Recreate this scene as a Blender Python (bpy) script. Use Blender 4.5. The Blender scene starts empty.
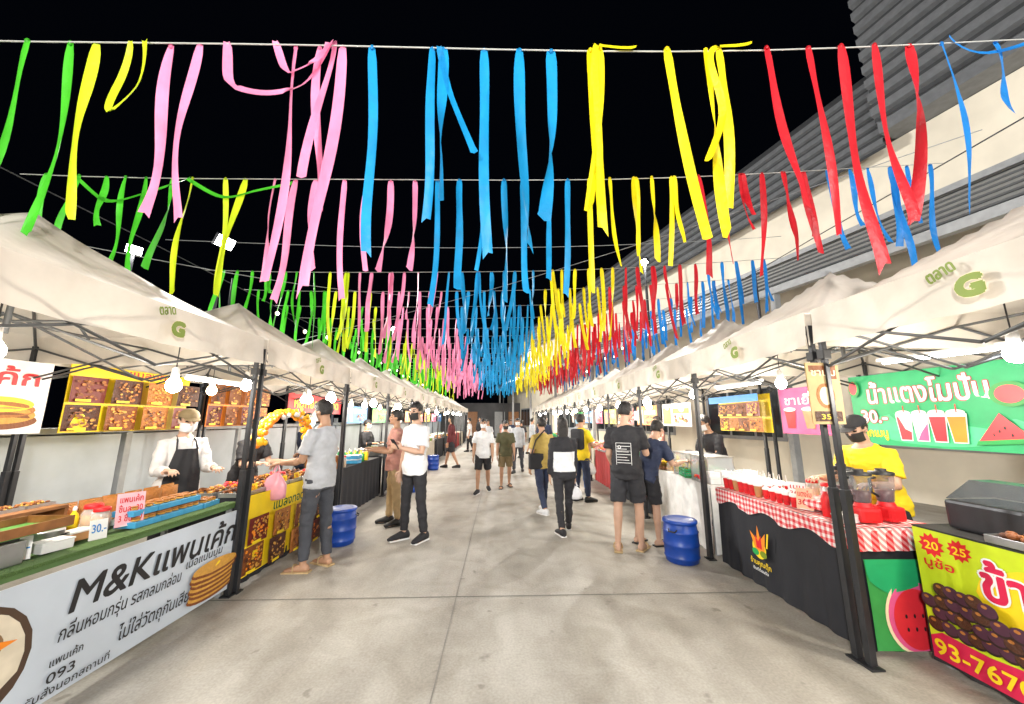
import bpy, bmesh, math, random
from mathutils import Vector, Matrix, noise
random.seed(7)
R=random.Random(11)
SC=bpy.context.scene
SC.view_settings.view_transform='Standard'
COL=SC.collection
rad=math.radians
# ---------------------------------------------------------------- materials
MATS={}
def mat(name,col,rough=.6,metal=0,var=.15,scale=9,bump=0,emit=0,trans=0,alpha=1,bscale=None,spec=.5,sheen=0):
    if name in MATS: return MATS[name]
    m=bpy.data.materials.new(name); m.use_nodes=True; MATS[name]=m
    nt=m.node_tree; N=nt.nodes; L=nt.links; N.clear()
    out=N.new('ShaderNodeOutputMaterial')
    c=(col[0],col[1],col[2],1)
    if emit:
        e=N.new('ShaderNodeEmission'); e.inputs[0].default_value=c; e.inputs[1].default_value=emit
        L.new(e.outputs[0],out.inputs[0]); return m
    p=N.new('ShaderNodeBsdfPrincipled')
    p.inputs['Roughness'].default_value=rough; p.inputs['Metallic'].default_value=metal
    p.inputs['Specular IOR Level'].default_value=spec
    tc=N.new('ShaderNodeTexCoord')
    n=N.new('ShaderNodeTexNoise'); n.inputs['Scale'].default_value=scale; n.inputs['Detail'].default_value=5
    L.new(tc.outputs['Object'],n.inputs['Vector'])
    mr=N.new('ShaderNodeMapRange'); mr.inputs[1].default_value=.3; mr.inputs[2].default_value=.7
    mr.inputs[3].default_value=1-var; mr.inputs[4].default_value=1+var*.6
    L.new(n.outputs['Fac'],mr.inputs[0])
    mx=N.new('ShaderNodeVectorMath'); mx.operation='SCALE'; mx.inputs[0].default_value=col[:3]
    L.new(mr.outputs[0],mx.inputs['Scale']); L.new(mx.outputs[0],p.inputs['Base Color'])
    if bump:
        b=N.new('ShaderNodeBump'); b.inputs['Strength'].default_value=bump; b.inputs['Distance'].default_value=.02
        n2=N.new('ShaderNodeTexNoise'); n2.inputs['Scale'].default_value=bscale or scale*2; n2.inputs['Detail'].default_value=3
        L.new(tc.outputs['Object'],n2.inputs['Vector']); L.new(n2.outputs['Fac'],b.inputs['Height']); L.new(b.outputs[0],p.inputs['Normal'])
    if alpha<1: p.inputs['Alpha'].default_value=alpha
    if trans:
        t=N.new('ShaderNodeBsdfTranslucent'); L.new(mx.outputs[0],t.inputs[0])
        ms=N.new('ShaderNodeMixShader'); ms.inputs[0].default_value=trans
        L.new(p.outputs[0],ms.inputs[1]); L.new(t.outputs[0],ms.inputs[2]); L.new(ms.outputs[0],out.inputs[0])
    else: L.new(p.outputs[0],out.inputs[0])
    return m
def H(s):
    s=s.lstrip('#'); v=[int(s[i:i+2],16)/255 for i in (0,2,4)]
    return tuple(x/12.92 if x<=.04045 else ((x+.055)/1.055)**2.4 for x in v)
W=mat('white_cloth',(.75,.74,.72),.7,bump=.15)
WHITE=mat('white_print',(.8,.8,.8),.5,var=.03)
BLACK=mat('black_print',(.012,.012,.014),.5,var=.1)
STEEL=mat('dark_steel',(.05,.052,.058),.42,.6,bump=.05)
ALU=mat('galvanised_steel',(.42,.43,.44),.38,.8)
TRUSS=mat('truss_grey_steel',(.10,.105,.11),.45,.5)
GREYP=mat('grey_paint',(.3,.31,.32),.5)
CANVAS=mat('tent_canvas',(.62,.575,.515),.62,var=.16,scale=2.5,bump=.7,bscale=5,trans=.17)
LIME=mat('lime_print',H('6f8412'),.5,var=.05)
REDP=mat('red_print',H('d01820'),.5,var=.08)
YELP=mat('yellow_print',H('f2d018'),.5,var=.08)
GREENP=mat('green_print',H('1f9a4a'),.5,var=.08)
MINT=mat('mint_print',H('22a468'),.5,var=.1)
PINKP=mat('pink_print',H('e05a90'),.5,var=.08)
BLUEP=mat('blue_print',H('2c7fc8'),.5,var=.08)
ORNG=mat('orange_print',H('ef8a1c'),.5,var=.1)
BRN=[mat('brown_food_%s'%n,H(c),.55,bump=.4,scale=30) for n,c in (('dark','4a2410'),('mid','7d4418'),('light','a8692a'),('golden','c9953e'))]
CREAM=mat('cream_print',H('efe0b8'),.55,var=.05)
MELON=mat('melon_red',H('e0303c'),.4,var=.1)
WOOD=mat('varnished_wood',H('8a5a30'),.45,var=.35,scale=14)
PLASTW=mat('white_plastic',(.72,.72,.72),.35,var=.04)
CLEAR=mat('clear_plastic',(.8,.85,.88),.12,var=.02,alpha=.32)
BLUEB=mat('blue_barrel_plastic',H('0c409c'),.4,var=.25,bump=.08,scale=5)
BLKCLOTH=mat('black_table_cloth',(.012,.013,.018),.8,bump=.2,scale=6)
SKIN=[mat('skin_%s'%n,c,.5,var=.06,scale=12,spec=.4) for n,c in (('tan',(.42,.24,.15)),('light',(.50,.31,.22)),('brown',(.33,.18,.11)))]
EYE=mat('eye_dark',(.02,.015,.012),.2); LIP=mat('lip',(.38,.13,.11),.4)
HAIR=mat('black_hair',(.012,.010,.009),.42,bump=.7,scale=40,bscale=70)
BULB=mat('lit_bulb',(1,.95,.86),emit=70); BULBW=mat('lit_warm_bulb',(1,.76,.42),emit=30); TUBE=mat('lit_tube',(.95,.98,1),emit=30)
def gingham():
    m=bpy.data.materials.new('red_gingham'); m.use_nodes=True; nt=m.node_tree; N=nt.nodes; L=nt.links
    p=N['Principled BSDF']; p.inputs['Roughness'].default_value=.7
    tc=N.new('ShaderNodeTexCoord'); s=N.new('ShaderNodeSeparateXYZ'); L.new(tc.outputs['Object'],s.inputs[0])
    ab=N.new('ShaderNodeMath'); ab.operation='ADD'; L.new(s.outputs[0],ab.inputs[0]); L.new(s.outputs[2],ab.inputs[1])
    def stripe(o):
        a=N.new('ShaderNodeMath'); a.operation='MULTIPLY'; a.inputs[1].default_value=1/.05; L.new(o,a.inputs[0])
        b=N.new('ShaderNodeMath'); b.operation='PINGPONG'; b.inputs[1].default_value=.5; L.new(a.outputs[0],b.inputs[0])
        c=N.new('ShaderNodeMath'); c.operation='GREATER_THAN'; c.inputs[1].default_value=.25; L.new(b.outputs[0],c.inputs[0]); return c
    a=stripe(ab.outputs[0]); b=stripe(s.outputs[1])
    d=N.new('ShaderNodeMath'); d.operation='ADD'; L.new(a.outputs[0],d.inputs[0]); L.new(b.outputs[0],d.inputs[1])
    e=N.new('ShaderNodeMath'); e.operation='MULTIPLY'; e.inputs[1].default_value=.5; L.new(d.outputs[0],e.inputs[0])
    r=N.new('ShaderNodeValToRGB'); r.color_ramp.interpolation='CONSTANT'
    r.color_ramp.elements[0].color=(.78,.74,.72,1); r.color_ramp.elements[1].position=.9; r.color_ramp.elements[1].color=(.62,.02,.03,1)
    q=r.color_ramp.elements.new(.3); q.color=(.72,.26,.27,1)
    L.new(e.outputs[0],r.inputs[0]); L.new(r.outputs[0],p.inputs['Base Color']); return m
GING=gingham()
def concrete():
    m=bpy.data.materials.new('concrete_floor'); m.use_nodes=True; nt=m.node_tree; N=nt.nodes; L=nt.links
    p=N['Principled BSDF']; tc=N.new('ShaderNodeTexCoord')
    def nz(sc,det,dist=0):
        n=N.new('ShaderNodeTexNoise'); n.inputs['Scale'].default_value=sc; n.inputs['Detail'].default_value=det; n.inputs['Distortion'].default_value=dist
        L.new(tc.outputs['Object'],n.inputs['Vector']); return n
    def ramp(src,a,ca,b,cb):
        r=N.new('ShaderNodeValToRGB'); r.color_ramp.elements[0].position=a; r.color_ramp.elements[0].color=(*ca,1)
        r.color_ramp.elements[1].position=b; r.color_ramp.elements[1].color=(*cb,1); L.new(src,r.inputs[0]); return r
    def mul(a,b):
        x=N.new('ShaderNodeMix'); x.data_type='RGBA'; x.blend_type='MULTIPLY'; x.inputs[0].default_value=1
        L.new(a,x.inputs[6]); L.new(b,x.inputs[7]); return x.outputs[2]
    big=ramp(nz(.45,6,.6).outputs[0],.34,(.37,.345,.305),.66,(.48,.465,.435))
    med=ramp(nz(2.6,8,1.2).outputs[0],.34,(.82,.81,.785),.6,(1,1,1))
    fine=ramp(nz(60,3).outputs[0],.3,(.84,.84,.84),.7,(1.07,1.07,1.07))
    spots=ramp(nz(7,2).outputs[0],.24,(.66,.65,.63),.31,(1,1,1))
    mp=N.new('ShaderNodeMapping'); mp.inputs['Scale'].default_value=(2.2,.35,1); L.new(tc.outputs['Object'],mp.inputs[0])
    st=N.new('ShaderNodeTexNoise'); st.inputs['Scale'].default_value=1.3; st.inputs['Detail'].default_value=6; L.new(mp.outputs[0],st.inputs['Vector'])
    strk=ramp(st.outputs[0],.38,(.85,.84,.82),.6,(1.04,1.04,1.03))
    c=mul(mul(mul(mul(big.outputs[0],med.outputs[0]),fine.outputs[0]),spots.outputs[0]),strk.outputs[0])
    L.new(c,p.inputs['Base Color'])
    rr=N.new('ShaderNodeMapRange'); rr.inputs[3].default_value=.34; rr.inputs[4].default_value=.66; L.new(med.outputs[0],rr.inputs[0]); L.new(rr.outputs[0],p.inputs['Roughness'])
    b=N.new('ShaderNodeBump'); b.inputs['Strength'].default_value=.25; b.inputs['Distance'].default_value=.01
    L.new(nz(35,6).outputs[0],b.inputs['Height']); L.new(b.outputs[0],p.inputs['Normal'])
    return m
CONC=concrete()
# ---------------------------------------------------------------- mesh builder
class MB:
    def __init__(s): s.v=[];s.f=[];s.mi=[];s.sm=[];s.mats=[]; s.M=Matrix()
    def k(s,m):
        if m not in s.mats: s.mats.append(m)
        return s.mats.index(m)
    def add(s,vs,fs,m,smooth=False):
        o=len(s.v); M=s.M; s.v+=[M@Vector(v) for v in vs]; k=s.k(m)
        for f in fs: s.f.append([i+o for i in f]); s.mi.append(k); s.sm.append(smooth)
        return s
    def box(s,c,sz,m,bev=0,rot=None):
        bm=bmesh.new(); bmesh.ops.create_cube(bm,size=1)
        for v in bm.verts: v.co=Vector((v.co.x*sz[0],v.co.y*sz[1],v.co.z*sz[2]))
        if bev: bmesh.ops.bevel(bm,geom=bm.edges[:],offset=min(bev,min(sz)*.45),segments=2,affect='EDGES',profile=.6)
        T=Matrix.Translation(c)@(rot.to_4x4() if rot else Matrix())
        bm.verts.index_update()
        s.add([T@v.co for v in bm.verts],[[v.index for v in f.verts] for f in bm.faces],m); bm.free(); return s
    def loft(s,rings,m,n=14,caps=True,smooth=True):
        vs=[];fs=[]
        for c,a,b in rings:
            for i in range(n):
                t=2*math.pi*i/n; vs.append(Vector(c)+Vector(a)*math.cos(t)+Vector(b)*math.sin(t))
        for j in range(len(rings)-1):
            for i in range(n):
                k=(i+1)%n; fs.append([j*n+i,j*n+k,(j+1)*n+k,(j+1)*n+i])
        s.add(vs,fs,m,smooth)
        if caps:
            s.add(vs[:n],[list(range(n))[::-1]],m); s.add(vs[-n:],[list(range(n))],m)
        return s
    def tube(s,pts,rs,m,n=8,caps=True,flat=1,ref=None,round_=False):
        pts=[Vector(p) for p in pts]
        if not isinstance(rs,(list,tuple)): rs=[rs]*len(pts)
        rings=[]; 
        for i,p in enumerate(pts):
            d=(pts[min(i+1,len(pts)-1)]-pts[max(i-1,0)]); 
            d=d.normalized() if d.length>1e-9 else Vector((0,0,1))
            r=Vector(ref) if ref else (Vector((0,1,0)) if abs(d.y)<.9 else Vector((1,0,0)))
            a=d.cross(r).normalized(); b=a.cross(d).normalized()
            rings.append((p,a*rs[i],b*rs[i]*flat))
        if round_:
            d0=(pts[0]-pts[1]).normalized(); d1=(pts[-1]-pts[-2]).normalized()
            c,a,b=rings[0]; rings=[(c+d0*a.length*.9,a*.35,b*.35),(c+d0*a.length*.5,a*.82,b*.82)]+rings
            c,a,b=rings[-1]; rings+=[(c+d1*a.length*.5,a*.82,b*.82),(c+d1*a.length*.9,a*.35,b*.35)]
        return s.loft(rings,m,n,caps)
    def cyl(s,p0,p1,r,m,n=14,r1=None,smooth=True): return s.tube([p0,p1],[r,r if r1 is None else r1],m,n)
    def lathe(s,c,prof,m,n=20,caps=True):
        c=Vector(c); return s.loft([(c+Vector((0,0,z)),(r,0,0),(0,r,0)) for r,z in prof],m,n,caps)
    def ell(s,c,r,m,nu=14,nv=9,M=None):
        c=Vector(c); vs=[];fs=[]
        for j in range(1,nv):
            ph=math.pi*j/nv-math.pi/2
            for i in range(nu):
                t=2*math.pi*i/nu; vs.append(Vector((r[0]*math.cos(ph)*math.cos(t),r[1]*math.cos(ph)*math.sin(t),r[2]*math.sin(ph))))
        vs+= [Vector((0,0,-r[2])),Vector((0,0,r[2]))]
        for j in range(nv-2):
            for i in range(nu): k=(i+1)%nu; fs.append([j*nu+i,j*nu+k,(j+1)*nu+k,(j+1)*nu+i])
        b=len(vs)-2
        for i in range(nu):
            k=(i+1)%nu; fs.append([b,k,i]); fs.append([b+1,(nv-2)*nu+i,(nv-2)*nu+k])
        if M: vs=[M@v for v in vs]
        s.add([v+c for v in vs],fs,m,True); return s
    def quad(s,pts,m,smooth=False): return s.add(pts,[list(range(len(pts)))],m,smooth)
    def grid(s,fn,nu,nv,m,smooth=True):
        vs=[fn(i/nu,j/nv) for j in range(nv+1) for i in range(nu+1)]
        fs=[[j*(nu+1)+i,j*(nu+1)+i+1,(j+1)*(nu+1)+i+1,(j+1)*(nu+1)+i] for j in range(nv) for i in range(nu)]
        return s.add(vs,fs,m,smooth)
    def mesh(s,name='m'):
        me=bpy.data.meshes.new(name); me.from_pydata([tuple(v) for v in s.v],[],s.f)
        for m in s.mats: me.materials.append(m)
        me.polygons.foreach_set('material_index',s.mi); me.polygons.foreach_set('use_smooth',s.sm); me.update(); return me
def link(name,data,parent=None,M=None):
    o=bpy.data.objects.new(name,data); COL.objects.link(o)
    if M is not None: o.matrix_world=M
    if parent: o.parent=parent
    return o
def tag(o,label,cat,group=None,kind=None):
    o['label']=label
    if cat: o['category']=cat
    if group: o['group']=group
    if kind: o['kind']=kind
    return o
def TM(x=0,y=0,z=0,rz=0,s=1):
    return Matrix.Translation((x,y,z))@Matrix.Rotation(rad(rz),4,'Z')@Matrix.Scale(s,4)
def root(name,label,cat,M,group=None):
    o=bpy.data.objects.new(name,None); o.empty_display_size=.2; COL.objects.link(o); o.matrix_world=M; return tag(o,label,cat,group)
def single(mb,name,label,cat,M=None,group=None,kind=None):
    return tag(link(name,mb.mesh(name),None,M if M is not None else Matrix()),label,cat,group,kind)
# ---------------------------------------------------------------- text / banners
TC={}
def textgeo(t):
    key=('txt',t)
    if key in TC: return TC[key]
    cu=bpy.data.curves.new('t','FONT'); cu.body=t; cu.size=1; cu.resolution_u=3
    ob=bpy.data.objects.new('t',cu); COL.objects.link(ob)
    dg=bpy.context.evaluated_depsgraph_get(); me=bpy.data.meshes.new_from_object(ob.evaluated_get(dg))
    vs=[v.co.copy() for v in me.vertices]; fs=[list(p.vertices) for p in me.polygons]
    bpy.data.objects.remove(ob); bpy.data.curves.remove(cu); bpy.data.meshes.remove(me)
    w=max([v.x for v in vs] or [1]); TC[key]=(vs,fs,w); return TC[key]
def art(items,fn=None,z0=.004,dz=.0009):
    mb=MB(); z=z0
    f=fn or (lambda x,y,z:Vector((x,y,z)))
    for it in items:
        k=it[0]; z+=dz
        if k=='t':
            _,t,x,y,w,h,m=it[:7]; o=it[7] if len(it)>7 else {}
            vs,fs,tw=textgeo(t); sx=w/tw if w else h; sh=o.get('sh',0); a=o.get('r',0); ca,sa=math.cos(a),math.sin(a)
            def lay(dx,dy,mm):
                nonlocal z
                out=[]
                for v in vs:
                    px=(v.x+sh*v.y)*sx+dx; py=v.y*h+dy; out.append(f(x+px*ca-py*sa,y+px*sa+py*ca,z))
                mb.add(out,fs,mm); z+=.00012
            if 'o' in o:
                om,od=o['o']; od*=h
                for q in range(10): lay(od*math.cos(q*.6283),od*math.sin(q*.6283),om)
            b=o.get('b',.012)*h
            if b>.004*h:
                for q in range(6): lay(b*math.cos(q*1.047),b*math.sin(q*1.047),m)
            lay(0,0,m)
        elif k=='e':
            _,x,y,rx,ry,m=it[:6]; n=20
            mb.add([f(x+rx*math.cos(2*math.pi*i/n),y+ry*math.sin(2*math.pi*i/n),z) for i in range(n)],[list(range(n))],m)
        elif k=='s':
            _,x,y,r_,m=it
            mb.add([f(x+r_*(1 if i%2 else .72)*math.cos(math.pi*i/11),y+r_*(1 if i%2 else .72)*math.sin(math.pi*i/11),z) for i in range(22)],[list(range(22))],m)
        elif k=='r':
            _,x0,y0,x1,y1,m=it
            mb.add([f(x0,y0,z),f(x1,y0,z),f(x1,y1,z),f(x0,y1,z)],[[0,1,2,3]],m)
        elif k=='p':
            mb.add([f(x,y,z) for x,y in it[1]],[list(range(len(it[1])))],it[2])
    return mb
def heap(x,y,w,h,mats,n=26,rs=.06,rr=R):
    out=[]
    for i in range(n):
        r=rs*rr.uniform(.6,1.2)*min(w,h)*2
        out.append(('e',x+w*rr.uniform(.12,.88),y+h*rr.uniform(.12,.88),r,r*rr.uniform(.4,.9),rr.choice(mats)))
    return out
def frame(o,facing):
    ax={'+X':((0,1,0),(0,0,1),(1,0,0)),'-X':((0,-1,0),(0,0,1),(-1,0,0)),'-Y':((1,0,0),(0,0,1),(0,-1,0))}[facing]
    M=Matrix.Identity(4)
    for i,a in enumerate(ax):
        for j in range(3): M[j][i]=a[j]
    M.translation=Vector(o); return M
def banner(name,label,cat,o,facing,w,h,bg,items,extra=None,group=None,wav=.006):
    mb=MB()
    rnd=R.uniform(0,9)
    g=lambda x,y:wav*math.sin(x*9+rnd+y*3)*math.cos(y*5+rnd)
    mb.grid(lambda u,v:Vector((u*w,v*h,g(u*w,v*h))),24,8,bg)
    mb.grid(lambda u,v:Vector((u*w,v*h,g(u*w,v*h)-.003)),24,8,bg)
    M=frame(o,facing)
    if extra is not None: M=M@extra
    b=single(mb,name,label,cat,M,group)
    if items:
        am=art(items,lambda x,y,z:Vector((x,y,g(x,y)+z)),dz=.0005)
        p=link('printed_artwork',am.mesh(),b)
    return b
# ---------------------------------------------------------------- item kinds
def place(kind,x,y,z,rz=0,s=1,label=None,group=None):
    M=TM(x,y,z,rz,s)
    if len(kind['parts'])==1:
        o=link(kind['name'],kind['parts'][0][1],None,M)
    else:
        o=bpy.data.objects.new(kind['name'],None); o.empty_display_size=.05; COL.objects.link(o); o.matrix_world=M
        for n,me in kind['parts']: link(n,me,o)
    tag(o,label or kind['label'],kind['cat'],group if group is not None else kind.get('group')); return o
def K(name,label,cat,group,**parts):
    return dict(name=name,label=label,cat=cat,group=group,parts=[(n,b.mesh(n)) for n,b in parts.items()])
def mk_cup(colmat,cn):
    return K('drink_cup','clear plastic cup of %s drink with domed lid'%cn,'cup','drink cups on the stalls',
        cup=MB().lathe((0,0,0),[(.026,0),(.028,.004),(.036,.1),(.038,.105)],colmat,14),
        lid=MB().lathe((0,0,.105),[(.04,0),(.041,.006),(.036,.02),(.022,.033),(.008,.037)],PLASTW,14),
        straw=MB().cyl((0,0,.1),(.012,0,.2),.0035,WHITE,6))
REDD=mat('red_drink',H('d22a30'),.2,var=.2,scale=30); ORD=mat('orange_drink',H('f09a30'),.2); GRD=mat('green_drink',H('6fb04a'),.2); MILK=mat('milk_tea',H('b98a5c'),.25)
CUPS=[mk_cup(REDD,'red'),mk_cup(ORD,'orange'),mk_cup(GRD,'green'),mk_cup(MILK,'milk tea')]
def mk_tray(fm,n,lab):
    t=MB(); t.box((0,0,.006),(.34,.24,.012),ALU,.003)
    for dx,dy,sx,sy in ((.17,0,.008,.24),(-.17,0,.008,.24),(0,.12,.348,.008),(0,-.12,.348,.008)): t.box((dx,dy,.022),(sx,sy,.044),ALU,.002)
    f=MB(); r=random.Random(n)
    for i in range(n):
        a=r.uniform(-.14,.14); b=r.uniform(-.095,.095); k=.02*(1-abs(a)/.2)
        f.ell((a,b,.022+r.uniform(0,.035)+k),(r.uniform(.018,.03),r.uniform(.015,.026),r.uniform(.012,.02)),r.choice(fm),8,6)
    return K('food_tray','steel tray heaped with %s'%lab,'food tray','food trays on the stalls',tray=t,food=f)
TRAYS=[mk_tray(BRN[:3],34,'dark fried snacks'),mk_tray(BRN[1:],34,'golden fried snacks'),mk_tray([MELON,ORNG],26,'red and orange snacks'),mk_tray([GREENP,LIME,CREAM],28,'green sweets')]
def mk_box(m,cn):
    a=MB().box((0,0,.03),(.18,.13,.06),m,.006); b=MB().box((0,0,.067),(.186,.136,.014),PLASTW,.004)
    return K('takeaway_box','%s takeaway food box with lid'%cn,'food box','takeaway boxes on the stalls',box=a,lid=b)
LBL=mat('light_blue_card',H('3e96c4'),.5); KRAFT=mat('kraft_card',H('a9794a'),.7)
BOXES=[mk_box(LBL,'light blue'),mk_box(KRAFT,'brown card'),mk_box(PLASTW,'white')]
def mk_jar(m,cn):
    return K('storage_jar','clear jar of %s with screw lid'%cn,'jar','jars on the stalls',
      jar=MB().lathe((0,0,0),[(.05,0),(.056,.008),(.057,.12),(.045,.145),(.043,.155)],CLEAR,16),
      contents=MB().lathe((0,0,.004),[(.046,0),(.051,.006),(.051,.1),(.03,.105)],m,14),
      lid=MB().lathe((0,0,.152),[(.048,0),(.049,.004),(.049,.022),(.044,.026)],REDP,16))
JARS=[mk_jar(BRN[3],'golden biscuits'),mk_jar(MELON,'red syrup')]
def mk_bottle(m,cn):
    return K('sauce_bottle','%s plastic sauce bottle with cap'%cn,'bottle','bottles on the stalls',
      bottle=MB().lathe((0,0,0),[(.03,0),(.034,.006),(.034,.13),(.028,.15),(.012,.175),(.012,.19)],m,14),
      cap=MB().lathe((0,0,.188),[(.014,0),(.014,.016),(.005,.034)],WHITE,10))
BOTS=[mk_bottle(REDP,'red'),mk_bottle(YELP,'yellow'),mk_bottle(GREENP,'green')]
def mk_bag():
    m=MB()
    def f(u,v):
        x=(u-.5)*.17; z=v*.22; t=math.sin(math.pi*u)**.5*math.sin(math.pi*min(1,max(0,v*.86+.07)))**.6*.045
        return x,z,t
    m.grid(lambda u,v:Vector((f(u,v)[0],f(u,v)[2]+.002*math.sin(u*30),f(u,v)[1])),14,12,BRN[3])
    m.grid(lambda u,v:Vector((f(u,v)[0],-f(u,v)[2],f(u,v)[1])),14,12,BRN[2])
    l=MB().box((0,.047,.11),(.08,.004,.07),REDP)
    return K('snack_bag','golden brown packet of snacks standing upright','snack bag','packets of snacks',packet=m,sticker=l)
BAGK=mk_bag()
def mk_pot():
    return K('steel_pot','round steel cooking pot with lid and side handles','pot','pots on the stalls',
     pot=MB().lathe((0,0,0),[(.14,0),(.15,.01),(.15,.17),(.156,.175)],ALU,24),
     lid=MB().lathe((0,0,.176),[(.154,0),(.13,.02),(.05,.038),(.02,.04),(.02,.06),(.008,.062)],ALU,24),
     handle=MB().tube([(.15,-.04,.12),(.19,-.035,.125),(.19,.035,.125),(.15,.04,.12)],.006,STEEL,6))
POT=mk_pot()
def mk_basket():
    b=MB()
    for j in range(6): z=.01+j*.02; rr=.13+.006*j; b.tube([(rr*math.cos(t*math.pi/10),rr*.75*math.sin(t*math.pi/10),z) for t in range(21)],.006,WOOD,5,caps=False)
    for i in range(16):
        t=2*math.pi*i/16; b.cyl((.128*math.cos(t),.096*math.sin(t),0),(.166*math.cos(t),.124*math.sin(t),.12),.004,WOOD,5)
    b.lathe((0,0,0),[(.1,0),(.1,.006)],WOOD,16)
    f=MB(); r=random.Random(3)
    for i in range(16): f.ell((r.uniform(-.09,.09),r.uniform(-.06,.06),.06+r.uniform(0,.07)),(.034,.034,.03),r.choice([ORNG,YELP,LIME]),10,7)
    return K('fruit_basket','woven basket filled with yellow and orange fruit','basket','fruit baskets',basket=b,fruit=f)
BASK=mk_basket()
def mk_crate():
    c=MB(); c.box((0,0,.006),(.4,.28,.012),GREENP)
    for z in (.05,.1,.15):
        for dx,dy,sx,sy in ((.2,0,.01,.29),(-.2,0,.01,.29),(0,.14,.41,.01),(0,-.14,.41,.01)): c.box((dx,dy,z),(sx,sy,.03),MINT,.002)
    for dx in (-.2,.2):
        for dy in (-.14,.14): c.box((dx,dy,.085),(.018,.018,.17),MINT,.002)
    f=MB(); r=random.Random(9)
    for i in range(22): f.ell((r.uniform(-.15,.15),r.uniform(-.09,.09),.1+r.uniform(0,.06)),(.035,.035,.035),r.choice([GREENP,LIME]),10,7)
    return K('plastic_crate','green slatted plastic crate holding limes','crate','crates on the stalls',crate=c,fruit=f)
CRATE=mk_crate()
def mk_blender(bm_,cn):
    return K('blender','kitchen blender with %s base and smoky clear jug'%cn,'blender','blenders on the drinks stall',
     base=MB().box((0,0,.06),(.15,.16,.11),bm_,.025).lathe((0,0,.115),[(.062,0),(.05,.03)],bm_,16).cyl((0,-.078,.06),(0,-.09,.06),.022,PLASTW,12),
     jug=MB().lathe((0,0,.145),[(.048,0),(.054,.01),(.075,.2),(.078,.205)],mat('smoky_clear_plastic',(.24,.27,.3),.06,alpha=.36),18),
     contents=MB().lathe((0,0,.15),[(.044,0),(.05,.01),(.058,.08),(.02,.083)],mat('dark_smoothie',(.16,.05,.05),.4),16),
     lid=MB().lathe((0,0,.35),[(.08,0),(.08,.02),(.035,.028),(.035,.045)],BLACK,18),
     handle=MB().tube([(.075,0,.33),(.13,0,.32),(.13,0,.22),(.066,0,.19)],.011,BLACK,6))
BLR=mk_blender(REDP,'red'); BLB=mk_blender(BLACK,'black')
def mk_barrel():
    b=MB().lathe((0,0,0),[(.17,0),(.19,.015),(.2,.06),(.208,.07),(.2,.08),(.205,.2),(.215,.21),(.205,.22),(.205,.35),(.213,.36),(.2,.37),(.19,.44),(.18,.455)],BLUEB,32)
    l=MB().lathe((0,0,.455),[(.2,0),(.205,.006),(.205,.03),(.195,.04),(.15,.042),(.14,.034),(.03,.034)],BLUEB,32)
    h=MB()
    for s in (-1,1): h.tube([(s*.2,-.05,.4),(s*.235,-.04,.38),(s*.235,.04,.38),(s*.2,.05,.4)],.009,BLACK,6)
    return K('plastic_barrel','blue plastic barrel with round lid standing on the concrete','barrel','blue barrels beside the stalls',barrel=b,lid=l,handle=h)
BARREL=mk_barrel()
def card(x,y,z,rz,w,h,lines,bg=WHITE,label='white price card',m=REDP,name='price_card',tilt=-.15):
    mb=MB(); mb.box((0,0,h/2),(w,.004,h),bg); mb.box((0,.02,.004),(w*.6,.05,.006),PLASTW)
    M=TM(x,y,z,rz)@Matrix.Rotation(tilt,4,'X')
    o=single(mb,name,label,'sign',M,'price cards on the stalls')
    its=[]; n=len(lines)
    for i,t in enumerate(lines): hh=h/(n+.6); its.append(('t',t,-w*.42,h-(i+1.0)*hh*1.02,w*.84,hh*.95,m))
    a=art(its,lambda X,Y,Z:Vector((X,-Z,Y)),z0=.003); link('lettering',a.mesh(),o); return o
# ---------------------------------------------------------------- people
def remesh(mb,vox,smooth=1,disp=0,dscale=7,seed=0):
    me=mb.mesh('tmp'); ob=bpy.data.objects.new('tmp',me); COL.objects.link(ob)
    r=ob.modifiers.new('r','REMESH'); r.mode='VOXEL'; r.voxel_size=vox
    if smooth:
        s=ob.modifiers.new('s','SMOOTH'); s.factor=.5; s.iterations=smooth
    dg=bpy.context.evaluated_depsgraph_get(); n=bpy.data.meshes.new_from_object(ob.evaluated_get(dg))
    bpy.data.objects.remove(ob); bpy.data.meshes.remove(me)
    if disp:
        nn=[v.normal.copy() for v in n.vertices]
        for v,no in zip(n.vertices,nn):
            c=v.co; q=noise.noise(Vector((c.x*dscale+seed,c.y*dscale,c.z*dscale*1.6)))+.5*noise.noise(Vector((c.x*dscale*2.3,c.y*dscale*2.3+seed,c.z*dscale*4)))
            v.co+=no*q*disp
    n.polygons.foreach_set('use_smooth',[True]*len(n.polygons)); n.materials.clear()
    for p in n.polygons: p.material_index=0
    n.update()
    return n
HANG_R=((.14,.02,-1),(.05,.18,-1)); HANG_L=((-.14,.02,-1),(-.05,.18,-1))
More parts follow.
